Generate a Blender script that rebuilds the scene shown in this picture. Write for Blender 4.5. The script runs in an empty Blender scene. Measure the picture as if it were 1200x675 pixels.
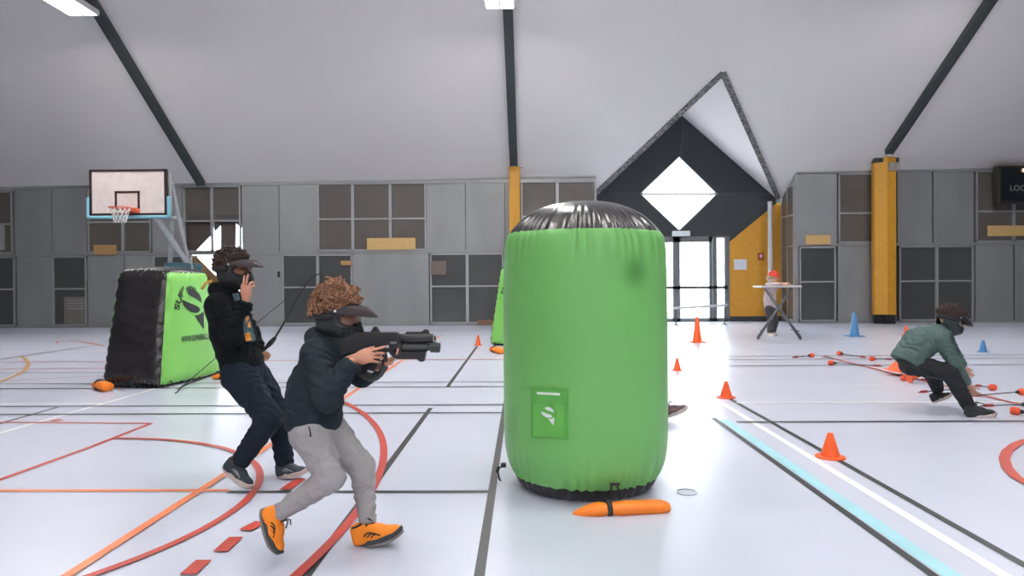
import bpy, bmesh, math, random
import numpy as np
from mathutils import Vector, Matrix, noise
random.seed(7)
PI = math.pi
C = bpy.context.scene.collection

# ------------------------------------------------------------------ camera
CAMH = 1.337; FPX = 812.0; YAW, PIT, ROL = -0.0170, -0.0079, -0.0068
_F = Vector((math.sin(YAW)*math.cos(PIT), math.cos(YAW)*math.cos(PIT), math.sin(PIT)))
_R0 = Vector((math.cos(YAW), -math.sin(YAW), 0)); _U0 = _R0.cross(_F)
_R = math.cos(ROL)*_R0 + math.sin(ROL)*_U0
_U = -math.sin(ROL)*_R0 + math.cos(ROL)*_U0
cam = bpy.data.cameras.new('camera'); cam_o = bpy.data.objects.new('camera', cam); C.objects.link(cam_o)
cam.sensor_width = 36; cam.lens = 36*FPX/1200; cam.clip_end = 200; cam.clip_start = .05
cam_o.matrix_world = Matrix(((_R.x, _U.x, -_F.x, 0), (_R.y, _U.y, -_F.y, 0), (_R.z, _U.z, -_F.z, CAMH), (0, 0, 0, 1)))
bpy.context.scene.camera = cam_o

# ------------------------------------------------------------------ world, light, exposure
sc = bpy.context.scene
sc.view_settings.view_transform = 'Standard'; sc.view_settings.look = 'None'
sc.view_settings.gamma = 1; sc.view_settings.use_curve_mapping = False
sc.view_settings.exposure = 0.30
w = bpy.data.worlds.new('overcast_sky'); sc.world = w; w.use_nodes = True
bg = w.node_tree.nodes['Background']; bg.inputs[0].default_value = (.90, .96, 1, 1); bg.inputs[1].default_value = 11.0
def portal(loc, rot, sx, sy):
    l = bpy.data.lights.new('window_daylight', 'AREA'); l.shape = 'RECTANGLE'; l.size = sx; l.size_y = sy
    l.cycles.is_portal = True
    o = bpy.data.objects.new('window_daylight', l); C.objects.link(o); o.location = loc; o.rotation_euler = rot
portal((5.3, 23.3, 1.5), (PI/2, 0, PI), 3.8, 2.8)
portal((5.2, 23.3, 4.2), (PI/2, 0, PI), 2.6, 2.6)
TUBE = 66.0   # strength of the fluorescent diffusers
SKYL = 1.0

def unpx(u, v):
    return _R*((u-600)/FPX) + _U*((337.5-v)/FPX) + _F
def PX(u, v, y):                       # point seen at (u, v) standing y metres into the hall
    d = unpx(u, v); t = y/d.y
    return Vector((d.x*t, y, CAMH+d.z*t))
def G(u, v, z=0.0):                    # point of the floor
    d = unpx(u, v); t = (z-CAMH)/d.z
    return Vector((d.x*t, d.y*t, z))

# ------------------------------------------------------------------ materials
MATS = {}
def mat(name, col, rough=.6, metal=0, var=.06, scale=6, bump=0, bscale=40, emit=None, spec=.5, stretch=None, coat=0, sheen=0):
    if name in MATS: return MATS[name]
    m = bpy.data.materials.new(name); m.use_nodes = True; nt = m.node_tree; b = nt.nodes['Principled BSDF']
    tc = nt.nodes.new('ShaderNodeTexCoord'); mp = nt.nodes.new('ShaderNodeMapping')
    nt.links.new(tc.outputs['Object'], mp.inputs[0])
    if stretch: mp.inputs['Scale'].default_value = stretch
    n = nt.nodes.new('ShaderNodeTexNoise'); n.inputs['Scale'].default_value = scale; n.inputs['Detail'].default_value = 5
    nt.links.new(mp.outputs[0], n.inputs['Vector'])
    cr = nt.nodes.new('ShaderNodeValToRGB')
    cr.color_ramp.elements[0].position = .3; cr.color_ramp.elements[1].position = .7
    cr.color_ramp.elements[0].color = [max(0, c*(1-var)) for c in col]+[1]
    cr.color_ramp.elements[1].color = [min(1, c*(1+var)) for c in col]+[1]
    nt.links.new(n.outputs[0], cr.inputs[0]); nt.links.new(cr.outputs[0], b.inputs['Base Color'])
    b.inputs['Roughness'].default_value = rough; b.inputs['Metallic'].default_value = metal
    b.inputs['Specular IOR Level'].default_value = spec
    if coat: b.inputs['Coat Weight'].default_value = coat; b.inputs['Coat Roughness'].default_value = .15
    if sheen: b.inputs['Sheen Weight'].default_value = sheen
    if bump:
        n2 = nt.nodes.new('ShaderNodeTexNoise'); n2.inputs['Scale'].default_value = bscale; n2.inputs['Detail'].default_value = 3
        nt.links.new(mp.outputs[0], n2.inputs['Vector'])
        bp = nt.nodes.new('ShaderNodeBump'); bp.inputs['Strength'].default_value = bump; bp.inputs['Distance'].default_value = .02
        nt.links.new(n2.outputs[0], bp.inputs['Height']); nt.links.new(bp.outputs[0], b.inputs['Normal'])
    if emit: b.inputs['Emission Color'].default_value = list(col)+[1]; b.inputs['Emission Strength'].default_value = emit
    MATS[name] = m; return m
def glass(name, tint, mixf, rough=.03):
    m = bpy.data.materials.new(name); m.use_nodes = True; nt = m.node_tree
    for n in list(nt.nodes): nt.nodes.remove(n)
    o = nt.nodes.new('ShaderNodeOutputMaterial'); t = nt.nodes.new('ShaderNodeBsdfTransparent'); g = nt.nodes.new('ShaderNodeBsdfGlossy')
    t.inputs[0].default_value = list(tint)+[1]; g.inputs[1].default_value = rough
    x = nt.nodes.new('ShaderNodeMixShader'); x.inputs[0].default_value = mixf
    nt.links.new(t.outputs[0], x.inputs[1]); nt.links.new(g.outputs[0], x.inputs[2]); nt.links.new(x.outputs[0], o.inputs[0])
    return m

FLOOR = mat('pale_blue_sports_floor', (.565, .595, .71), .30, var=.025, scale=1.2, spec=.5)
CEIL = mat('ceiling_membrane', (.76, .73, .715), .8, var=.03, scale=.3)
PANEL = mat('grey_wall_panel', (.305, .312, .318), .42, metal=.35, var=.10, scale=1.1, stretch=(1, 1, .4), bump=.03, bscale=3)
FRAME = mat('aluminium_frame', (.42, .43, .44), .4, metal=.5)
BACKING = mat('dark_leak_backing', (.055, .06, .065), .4)
PANE = mat('dark_window_pane', (.125, .112, .10), .16, var=.12, scale=.8, spec=.6)
PANEC = mat('dark_lower_pane', (.075, .078, .080), .16, var=.12, scale=.8, spec=.6)
BEAM = mat('dark_roof_beam', (.045, .055, .055), .6)
SPECK = mat('speckled_trim', (.16, .16, .16), .9, var=.9, scale=14)
DARK = mat('charcoal_cladding', (.028, .035, .042), .55)
YEL = mat('yellow_paint', (.62, .30, .025), .45)
YELW = mat('ochre_panel', (.60, .29, .028), .55)
BLACK = mat('matt_black', (.012, .013, .014), .5)
WHITE = mat('white_paint', (.8, .8, .8), .5)
GREEN = mat('green_vinyl', (.18, .49, .135), .38, var=.03, scale=2, spec=.45)
GREENB = mat('bright_green_vinyl', (.23, .60, .12), .38, var=.04, scale=3)
BVINYL = mat('black_vinyl', (.020, .018, .020), .26, var=.2, scale=4, spec=.7)
ORG = mat('orange_vinyl', (.93, .225, .012), .45, bump=.5, bscale=16)
CONEO = mat('orange_cone_plastic', (.95, .13, .025), .45)
CONEB = mat('blue_cone_plastic', (.06, .22, .45), .45)
CLEAR = glass('clear_glass', (.97, .98, 1), .06)
LENSM = glass('goggle_lens', (.72, .66, .62), .06)
DLIGHT = mat('lamp_diffuser', (1, .97, .93), .5, emit=TUBE, var=0)

# ------------------------------------------------------------------ mesh helpers
def tess(poly):
    from mathutils.geometry import tessellate_polygon
    return [tuple(t) for t in tessellate_polygon([[Vector((x, z, 0)) for x, z in poly]])]
class MB:
    def __init__(s): s.v = []; s.f = []; s.m = []
    def add(s, v, f, mi=0):
        o = len(s.v); s.v += [tuple(p) for p in v]; s.f += [tuple(i+o for i in q) for q in f]; s.m += [mi]*len(f); return s
    def box(s, c, d, R=None, mi=0, bev=0):
        hx, hy, hz = d[0]/2, d[1]/2, d[2]/2; c = Vector(c)
        if bev and bev < min(hx, hy, hz):
            bm = bmesh.new(); bmesh.ops.create_cube(bm, size=1)
            for v in bm.verts: v.co = Vector((v.co.x*d[0], v.co.y*d[1], v.co.z*d[2]))
            bmesh.ops.bevel(bm, geom=list(bm.edges), offset=bev, segments=2, affect='EDGES', profile=.5)
            bm.verts.index_update()
            vs = [c+(R @ v.co if R else v.co) for v in bm.verts]; fs = [[v.index for v in f.verts] for f in bm.faces]; bm.free()
            return s.add(vs, fs, mi)
        vs = [Vector((x, y, z)) for x in (-hx, hx) for y in (-hy, hy) for z in (-hz, hz)]
        vs = [c+(R @ v if R else v) for v in vs]
        return s.add(vs, [(0, 1, 3, 2), (4, 6, 7, 5), (0, 4, 5, 1), (2, 3, 7, 6), (0, 2, 6, 4), (1, 5, 7, 3)], mi)
    def bb(s, lo, hi, mi=0, bev=0):
        return s.box([(a+b)/2 for a, b in zip(lo, hi)], [abs(b-a) for a, b in zip(lo, hi)], None, mi, bev)
    def tube(s, pts, r, n=10, mi=0, cap=True, flat=None):
        pts = [Vector(p) for p in pts]; m = len(pts)
        rr = r if isinstance(r, (list, tuple)) else [r]*m
        prev = None; rings = []
        for i, p in enumerate(pts):
            t = (pts[min(i+1, m-1)]-pts[max(i-1, 0)]).normalized()
            if prev is None:
                a = Vector((0, 0, 1)) if abs(t.z) < .9 else Vector((1, 0, 0)); prev = (a-t*a.dot(t)).normalized()
            else: prev = (prev-t*prev.dot(t)).normalized()
            b = t.cross(prev)
            rings.append([p+(prev*math.cos(q)*(flat or 1)+b*math.sin(q))*rr[i] for q in [2*PI*k/n for k in range(n)]])
        vs = [v for g in rings for v in g]; fs = [(i*n+k, i*n+(k+1) % n, (i+1)*n+(k+1) % n, (i+1)*n+k) for i in range(m-1) for k in range(n)]
        if cap: fs += [tuple(range(n))[::-1], tuple((m-1)*n+k for k in range(n))]
        return s.add(vs, fs, mi)
    def lathe(s, prof, c=(0, 0, 0), n=32, mi=0, axis='z', R=None):
        c = Vector(c); vs = []; m = len(prof)
        for r, z in prof:
            for k in range(n):
                a = 2*PI*k/n; p = Vector((r*math.cos(a), r*math.sin(a), z))
                if R: p = R @ p
                vs.append(c+p)
        fs = [(i*n+k, i*n+(k+1) % n, (i+1)*n+(k+1) % n, (i+1)*n+k) for i in range(m-1) for k in range(n)]
        fs += [tuple(range(n))[::-1], tuple((m-1)*n+k for k in range(n))]
        return s.add(vs, fs, mi)
    def prism(s, poly, y0, y1, mi=0, mp=None):          # outline in (x, z), between two depths
        n = len(poly); f = mp or (lambda x, y, z: (x, y, z))
        vs = [f(x, y0, z) for x, z in poly]+[f(x, y1, z) for x, z in poly]
        tt_ = tess(poly); fs = tt_+[tuple(q+n for q in t) for t in tt_]+[(i, i+n, (i+1) % n+n, (i+1) % n) for i in range(n)]
        return s.add(vs, fs, mi)
    def build(s, name, mats, parent=None, smooth=False, loc=None, angle=None):
        me = bpy.data.meshes.new(name); me.from_pydata(s.v, [], s.f)
        for m in (mats if isinstance(mats, (list, tuple)) else [mats]): me.materials.append(m)
        if any(s.m): me.polygons.foreach_set('material_index', s.m)
        bm = bmesh.new(); bm.from_mesh(me); bmesh.ops.recalc_face_normals(bm, faces=bm.faces); bm.to_mesh(me); bm.free()
        if smooth: me.polygons.foreach_set('use_smooth', [True]*len(me.polygons))
        if angle: me.set_sharp_from_angle(angle=math.radians(angle))
        me.update()
        o = bpy.data.objects.new(name, me); C.objects.link(o)
        if parent:
            o.parent = parent
            if parent.type == 'EMPTY' or True: o.matrix_parent_inverse = world_of(parent).inverted()
        return o
def world_of(o):
    m = o.matrix_basis.copy()
    return world_of(o.parent) @ o.matrix_parent_inverse @ m if o.parent else m
def tag(o, label=None, cat=None, group=None, kind=None):
    if label: o['label'] = label
    if cat: o['category'] = cat
    if group: o['group'] = group
    if kind: o['kind'] = kind
    return o
def empty(name, loc, label=None, cat=None, group=None, kind=None):
    o = bpy.data.objects.new(name, None); C.objects.link(o); o.location = loc; o.empty_display_size = .1
    return tag(o, label, cat, group, kind)
def copy_tree(o, parent=None):
    c = o.copy(); C.objects.link(c)
    if parent: c.parent = parent
    for ch in [x for x in bpy.data.objects if x.parent == o]: copy_tree(ch, c)
    return c
def struct(o, cat=None): o['kind'] = 'structure'; return o

# ------------------------------------------------------------------ room
WY = 21.8; RY = 21.8; SL = .616
def roofz(x, y): return 4.60+.010*x+SL*(WY-y)
XL, XR, YB, YR = -27.0, 27.0, -10.0, 7.0
fl = MB().bb((XL, YB, -.2), (XR, 23.0, 0)).build('floor', FLOOR); struct(fl)
def strip(pts, wd, z=.0015):                       # painted line following points on the floor
    m = MB(); pts = [Vector(p) for p in pts]; n = len(pts); L = []; Rr = []
    for i, p in enumerate(pts):
        t = (pts[min(i+1, n-1)]-pts[max(i-1, 0)]); t.z = 0; t.normalize(); q = Vector((-t.y, t.x, 0))
        L.append(Vector((p.x, p.y, z))+q*wd/2); Rr.append(Vector((p.x, p.y, z))-q*wd/2)
    vs = L+Rr+[v-Vector((0, 0, .001)) for v in L+Rr]; k = 2*n
    m.add(vs, [(i, i+1, n+i+1, n+i) for i in range(n-1)])
    return m
LK = mat('black_line_paint', (.030, .034, .038), .4); LR = mat('red_line_paint', (.50, .055, .035), .4)
LO = mat('orange_line_paint', (.80, .22, .08), .4); LW = mat('white_line_paint', (.88, .88, .88), .4)
LC = mat('cyan_line_paint', (.36, .66, .74), .4); LY = mat('ochre_line_paint', (.55, .30, .10), .4)
LN = [0]
def line(pts, m, wd=.05, lab=None):
    LN[0] += 1
    o = strip(pts, wd, .0012+.0002*LN[0]).build('court_line', m, fl)
    o['label'] = {'black_line_paint': 'black', 'red_line_paint': 'red', 'orange_line_paint': 'orange', 'white_line_paint': 'white', 'cyan_line_paint': 'pale cyan', 'ochre_line_paint': 'ochre'}[m.name]+' painted court line'
def dl(u, v, y0, y1, m, wd=.05):                   # line running into the hall through the floor point seen at (u, v)
    p = G(u, v); line([(p.x, y0, 0), (p.x, y1, 0)], m, wd)
def gy(u, v): return G(u, v).y
def gx(u, v): return G(u, v).x
dl(573, 600, .8, 14.0, LK); dl(470, 525, .8, gy(506, 478), LK); dl(516, 465, gy(523, 454), gy(557, 406), LK)
dl(960, 579, 1, gy(836, 490), LK); dl(932, 525, 1, gy(848, 470), LW, .06); dl(957, 525, 1, gy(858, 467), LK)
p = G(980, 585); line([(p.x+.02, 1, 0), (p.x+.02, gy(842, 492), 0)], LC, .09)
line([G(-60, 525), G(0, 507.5), G(167.5, 460), G(240, 436)], LW, .06)
line([G(-30, 505), G(67.5, 477.5)], LK, .045)
line([G(-60, 586), G(0, 562.5), G(104, 525), G(177, 496.5)], LR); line([G(-80, 494.6), G(177, 496.5)], LR, .045)
line([G(60, 494), G(72, 492)], LR, .1)
def tl(v, u0, u1, m, um=None, wd=.05):             # line running across the hall
    y = G((u0+u1)/2 if um is None else um, v).y; line([(gx(u0, v), y, 0), (gx(u1, v), y, 0)], m, wd)
tl(575.3, -60, 268, LO, 130); tl(576.8, 268, 573, LK, 420)
tl(475.6, -60, 600, LK, 300); tl(473.4, -60, 118, LW, 60, .06)
tl(485, -60, 600, LK, 300)
tl(454.6, -60, 600, LK, 300); tl(449, -60, 600, LK, 300, .045)
tl(423, -60, 600, LR, 300, .06); tl(432, -60, 250, LR, 100, .05); tl(412, -60, 250, LW, 60, .07); tl(437, -60, 200, LK, 100, .04)
tl(471.8, 862, 1300, LW, 1030, .06); tl(494.5, 862, 1300, LK, 1030)
tl(417, 850, 1300, LK, 1030, .05); tl(421, 850, 1300, LK, 1030, .05); tl(428.3, 852, 1300, LK, 1030, .05)
tl(400, 900, 1300, LW, 1100, .08); tl(452, 950, 1060, LW, 1000, .03)
tl(389, 0, 560, LK, 300, .06); tl(396, 300, 560, LW, 430, .06)
dl(175, 560, 1, 1.2, LR)
pO = G(262.5, 557.5); line([(pO.x, .8, 0), (pO.x, gy(517, 393), 0)], LO, .055)
line([G(0, 421.5), G(30, 417), G(100, 407), G(150, 402)], LK, .05)
line([G(150, 440), G(100, 442), G(0, 447)], LR, .03)
def circ(cx, cy, r, a0, a1, m, wd=.05, n=80):
    line([(cx+r*math.cos(math.radians(a0+(a1-a0)*i/n)), cy+r*math.sin(math.radians(a0+(a1-a0)*i/n)), 0) for i in range(n+1)], m, wd)
K_ = 1.0525
circ(-3.387*K_, 3.905*K_, 1.755*K_, -90, 90, LR)
line([G(135, 514), (-3.387*K_, 5.66*K_, 0)], LR)
circ(-7.43*K_, 3.893*K_, 6.5*K_, -75, 32, LR, .055)
def fitc(P):
    A = np.array([[p.x, p.y, 1] for p in P]); b = -np.array([p.x**2+p.y**2 for p in P]); s = np.linalg.lstsq(A, b, rcond=None)[0]
    return -s[0]/2, -s[1]/2, math.sqrt(s[0]**2/4+s[1]**2/4-s[2])
# red dashes beside the key
xd = G(285, 625).x
for u, v0, v1 in ((229, 675, 658), (267, 648, 631), (296, 623, 613), (343, 575, 562), (366, 553, 544)):
    a = G(u-9, v0); b = G(u+10, v1); line([a, b], LR, .075)
line([G(u, v) for u, v in ((1203, 517), (1190, 522), (1180, 530), (1177, 539), (1180, 549), (1190, 560), (1204, 568), (1225, 576))], LR, .07)
line([G(u, v) for u, v in ((22, 418), (29, 420), (33.5, 427), (30, 434), (20, 440), (0, 448), (-40, 458))], LY, .06)
line([G(u, v) for u, v in ((66, 403), (68, 400.5), (80, 399), (105, 402), (122, 406))], LO, .05)
pr = G(1147, 463); line([(pr.x, 4.0, 0), (pr.x, gy(963, 417.5), 0)], LR, .05)
# floor socket
sk = MB().lathe([(.02, .0), (.064, .0), (.065, .003), (.060, .0035), (.059, .0022), (.02, .0024)], G(805, 577), 32).build('floor_socket', mat('socket_grey', (.50, .54, .62), .4)); MB().tube([G(805, 577)+Vector((.062*math.cos(a), .062*math.sin(a), .002)) for a in [math.radians(20+i*14) for i in range(11)]], .0035, 5).build('rim', BLACK, sk)
tag(sk, 'small round pale floor socket right of the green cylinder bunker', 'floor socket')

# roof
m = MB()
APX = PX(847, 85, 18.35); AX = APX.x
def on_roof(u, v):
    d = unpx(u, v); t = (4.60+SL*WY-CAMH)/(d.z-.010*d.x+SL*d.y); q = d*t; return Vector((q.x, q.y, q.z+CAMH))
A_ = on_roof(847, 85); Rr_ = on_roof(912, 232); FY = 23.0; AX = A_.x
dx = (Rr_.x-AX); RZ = Rr_.z; LX = AX-dx
Ly = WY+(4.60+.01*LX-RZ)/SL
def rp(x, y): return Vector((x, y, roofz(x, y)))
WL1 = PX(697.5, 300, WY).x; WR0 = PX(933, 300, WY).x
def on_edge(Q, y): k = (y-A_.y)/(Q.y-A_.y); return A_+(Q-A_)*k
Lq = rp(LX, Ly); La, Ra = on_edge(Lq, WY), on_edge(Rr_, WY)
for pg in ([rp(XL, YR), rp(AX, YR), A_, La, rp(XL, WY)], [rp(XL, WY), rp(WL1, WY), rp(WL1, WY+.3), rp(XL, WY+.3)], [rp(WR0, WY), rp(XR, WY), rp(XR, WY+.3), rp(WR0, WY+.3)], [rp(AX, YR), rp(XR, YR), rp(XR, WY), Ra, A_], [rp(WL1, WY), La, Lq, rp(WL1, Ly)], [Ra, rp(WR0, WY), rp(WR0, Rr_.y), Rr_]):
    m.add(pg, [tuple(range(len(pg)))])
zr = roofz(0, YR)
m.add([(XL, YR, roofz(XL, YR)), (XR, YR, roofz(XR, YR)), (XR, YB, 4.5), (XL, YB, 4.5)], [(0, 1, 2, 3)])
m.add([A_, Rr_, (Rr_.x, FY, RZ), (AX, FY, A_.z)], [(0, 1, 2, 3)])
m.add([A_, (LX, Ly, RZ), (LX, FY, RZ), (AX, FY, A_.z)], [(0, 1, 2, 3)])
struct(m.build('ceiling', CEIL))
# speckled edge of the dormer
for k, (a, b) in enumerate(((A_, Rr_), (A_, Vector((LX, Ly, RZ))))):
    d = (b-a); n = Vector((0, -SL, -1)).normalized(); q = d.normalized().cross(n).normalized()
    h = n*.05
    mm = MB(); w2 = q*.075
    mm.add([a-w2, a+w2, b+w2, b-w2, a-w2+h, a+w2+h, b+w2+h, b-w2+h], [(0, 1, 2, 3), (4, 5, 6, 7), (0, 1, 5, 4), (1, 2, 6, 5), (2, 3, 7, 6), (3, 0, 4, 7)])
    struct(mm.build('trim_%d' % (k+1), SPECK))

# rafters
def beam(n, xb, ub, vb, ut, vt, wd, th):
    a = on_roof(ub, vb); b = on_roof(ut, vt); d = (b-a).normalized(); b = a+d*((YR-a.y)/d.y)
    nn = Vector((0, -SL, -1)).normalized(); q = d.cross(nn).normalized()
    mm = MB(); p = []
    for s in (a, b):
        for e, f in ((-1, 0), (1, 0), (1, 1), (-1, 1)): p.append(s+q*wd/2*e+nn*th*f)
    mm.add(p, [(0, 1, 2, 3), (4, 5, 6, 7), (0, 1, 5, 4), (1, 2, 6, 5), (2, 3, 7, 6), (3, 0, 4, 7)])
    for e in (-1, 1):                               # flange lips
        pp = []
        for s in (a, b):
            for g, f in ((e-.25*e, .8), (e+.25*e, .8), (e+.25*e, 1.12), (e-.25*e, 1.12)): pp.append(s+q*wd/2*g+nn*th*f)
        mm.add(pp, [(0, 1, 2, 3), (4, 5, 6, 7), (0, 1, 5, 4), (1, 2, 6, 5), (2, 3, 7, 6), (3, 0, 4, 7)])
    struct(mm.build('trim_%d' % n, BEAM)); return a, d, q, nn
B1 = beam(3, -10, 237, 213, 110, 0, .19, .16)
B2 = beam(4, 0, 602, 190, 595, 0, .19, .16)
B3 = beam(5, 11, 1040, 176, 1157, 0, .19, .16)

# fluorescent fixtures under the rafters
def fixture(a, d, q, nn, s, off, label, group, ln=1.6):
    c = a+d*s+q*off+nn*.34
    R = Matrix((q, d, -nn)).transposed()
    if R.determinant() < 0: R = Matrix((-q, d, -nn)).transposed()
    t = empty('strip_light', c+nn*-.02, label, 'ceiling light', group)
    b = MB(); b.box(c-nn*.06, (.50, ln, .08), R, bev=.01); b.build('housing', WHITE, t)
    for e in (-1, 1): 
        MB().box(c+R @ Vector((e*.13, 0, -.015)), (.17, ln*.96, .035), R, bev=.008).build('diffuser', DLIGHT, t)
    for e in (-.4, .4): MB().tube([c-nn*.09+d*ln*e, c-nn*.36+d*ln*e], .012, 8).build('hanger', BEAM, t)
def sat(B, v):                                     # distance up the rafter of the point seen at height v
    a, d = B[0], B[1]; best = 0
    for i in range(2000):
        s = i*.01; p = a+d*s-Vector((0, 0, CAMH)); vv = 337.5-FPX*p.dot(_U)/p.dot(_F)
        if vv <= v: return s
    return 10
FX = 'strip lights along the rafters'
def hung(cx, yf, z, ln, label, group):             # twin tube fixture hung level, running into the hall
    t = empty('strip_light', (cx, yf-ln/2, z), label, 'ceiling light', group)
    hb = MB(); hb.bb((cx-.34, yf-ln, z+.03), (cx+.34, yf, z+.11))
    for e in (-.325, 0, .325): hb.bb((cx+e-.018, yf-ln, z-.014), (cx+e+.018, yf, z+.04))
    for yy in (yf-ln, yf-.03): hb.bb((cx-.34, yy, z-.014), (cx+.34, yy+.03, z+.04))
    hb.build('housing', mat('lamp_housing', (.5, .5, .5), .5), t)
    for e in (-1, 1): MB().bb((cx+e*.165-.115, yf-ln+.05, z-.010), (cx+e*.165+.115, yf-.05, z+.025)).build('diffuser', DLIGHT, t)
    for yy in (yf-ln+.2, yf-.2):
        if yy < YR: break
        for e in (-.2, .2): MB().tube([(cx+e, yy, z+.11), (cx+e, yy, roofz(cx, yy)-.02)], .006, 6).build('hanger', BEAM, t)
for B, u0, v0, off, n, lab in ((B1, 99, 18, 0, 1, 'strip light at the upper left with two glowing tubes'), (B2, 586, 10, 0, 2, 'strip light at the top centre above the middle rafter'), (B3, 1172, -40, 0, 1, None)):
    q = B[0]+B[1]*sat(B, v0); q = PX(u0, v0, q.y-.9); dzx = B[1]/abs(B[1].y)
    for k in range(n):
        hung(q.x+dzx.x*4.2*k, q.y-4.2*k, q.z+dzx.z*4.2*k, 2.6, lab if (k == 0 and lab) else 'strip light above the picture hanging further up a rafter', FX)
for x in (-4, 1, 6):
    for y in (-5, 4.5):
        hung(x, y+1.3, 4.5+(zr-4.5)*(y-1.3-YB)/(YR-YB)-.6, 2.6, 'strip light above the picture over the near half of the hall', 'strip lights over the near half of the hall')

# hidden walls
m = MB(); m.bb((XL-.1, YB-.2, 0), (XR+.1, YB, 4.5)); struct(m.build('wall_rear', PANEL))
for nm, x0, x1 in (('wall_left', XL-.2, XL), ('wall_right', XR, XR+.2)):
    m = MB(); xx = (x0+x1)/2
    poly = [(YB, 0), (23, 0), (23, roofz(xx, 23)), (WY, roofz(xx, WY)), (YR, roofz(xx, YR)), (YB, 4.5)]
    m.prism(poly, x0, x1, mp=lambda a, y, z: (y, a, z)); struct(m.build(nm, PANEL))

# panelled long wall: cells from pixel columns at the wall plane
def wx(u, y=WY): return PX(u, 300, y).x
WN = [0]
def wallrow(cells, z0, zt, y, wall, tr, pane, gap=.02):
    """cells (u0,u1,type); zt is a function of x giving the top."""
    run = []
    for u0, u1, t in cells+[(0, 0, 'end')]:
        if t[0] == 'w': run.append((u0, u1)); continue
        if run:
            WN[0] += 1
            x0 = wx(run[0][0], y); x1 = wx(run[-1][1], y); za = z0+.02; zb = min(zt(x0), zt(x1))-.03
            fr = MB(); f = .05
            fr.bb((x0, y-.05, za), (x1, y+.04, za+f)); fr.bb((x0, y-.05, zb-f), (x1, y+.04, zb))
            fr.bb((x0, y-.05, za), (x0+f, y+.04, zb)); fr.bb((x1-f, y-.05, za), (x1, y+.04, zb))
            for (a0, a1), (b0, b1) in zip(run[:-1], run[1:]):
                xm = (wx(a1, y)+wx(b0, y))/2; fr.bb((xm-.045, y-.05, za), (xm+.045, y+.04, zb))
            zm = za+(zb-za)*tr; fr.bb((x0, y-.045, zm-.025), (x1, y+.035, zm+.025))
            fo = struct(fr.build('window_%d' % WN[0], FRAME if tr >= .5 else FRAME))
            for a0, a1 in run:
                if (a0, a1) in SKIP: continue
                MB().bb((wx(a0, y)+.02, y-.01, za+.02), (wx(a1, y)-.02, y+.01, zb-.02)).build('pane', pane, fo)
            run = []
        if t == 'p':
            x0 = wx(u0, y)+gap/2; x1 = wx(u1, y)-gap/2
            zz0 = zt(x0)-.03; zz1 = zt(x1)-.03
            wall.add([(x0, y-.03, z0+.02), (x1, y-.03, z0+.02), (x1, y-.03, zz1), (x0, y-.03, zz0), (x0, y+.05, z0+.02), (x1, y+.05, z0+.02), (x1, y+.05, zz1), (x0, y+.05, zz0)],
                     [(0, 1, 2, 3), (4, 5, 6, 7), (0, 1, 5, 4), (1, 2, 6, 5), (2, 3, 7, 6), (3, 0, 4, 7)])
SKIP = {(216, 249), (250, 283), (224, 283)}
ZM = 2.30
up = [(-150, 16, 'w'), (18, 62, 'p'), (62, 103, 'p'), (104, 144, 'w'), (146, 178, 'w'), (179, 215, 'p'), (216, 249, 'w'), (250, 283, 'w'), (284, 328, 'p'), (328, 373, 'p'), (373, 413, 'w'), (415, 457, 'w'), (459, 500, 'w'), (500, 546, 'p'), (546, 592, 'p'), (592, 610, 'p'), (611, 652, 'w'), (655, 697, 'w')]
lo = [(-150, 18, 'w'), (20, 62, 'p'), (62, 102, 'w'), (103, 146, 'p'), (146, 180, 'p'), (180, 222, 'w'), (224, 283, 'w'), (284, 331, 'p'), (331, 372, 'w'), (373, 413, 'w'), (413, 503, 'p'), (504, 547, 'w'), (548, 590, 'w'), (592, 650, 'p'), (650, 697, 'p')]
wm = MB()
topz = lambda x: roofz(x, WY)
wallrow(up, ZM+.05, topz, WY, wm, .47, PANE)
wallrow(lo, .04, lambda x: ZM, WY, wm, .53, PANEC)
wm.bb((XL, WY-.02, ZM-.02), (WL1, WY+.05, ZM+.07))       # floor-to-floor rail
wm.bb((XL, WY-.02, 0), (WL1, WY+.05, .06))
x0 = wx(-150); wm.bb((XL, WY-.03, .06), (x0, WY+.05, 4.3))
wm.bb((XL, WY-.07, topz(-8)-.06), (WL1, WY+.05, topz(-8)+.06))
bk = MB(); xa_, xb_ = wx(215.5), wx(283.5); xc_ = wx(215.5)
def rzz(x): return roofz(x, WY+.12)+.03
for pg in ([(XL, 0), (xc_, 0), (xc_, rzz(xc_)), (XL, rzz(XL))], [(xb_, 0), (WL1, 0), (WL1, rzz(WL1)), (xb_, rzz(xb_))], [(xa_, 3.45), (xb_, 3.45), (xb_, rzz(xb_)), (xa_, rzz(xa_))]):
    bk.prism(pg, WY+.10, WY+.14)
bk.prism([(WR0, 0), (XR, 0), (XR, rzz(XR)), (WR0, rzz(WR0))], RY+.10, RY+.14)
struct(bk.build('trim_7', BACKING))  # dark sheet added behind the cells to block sky leaking through gaps
wback = struct(wm.build('wall_back', PANEL))
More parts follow.
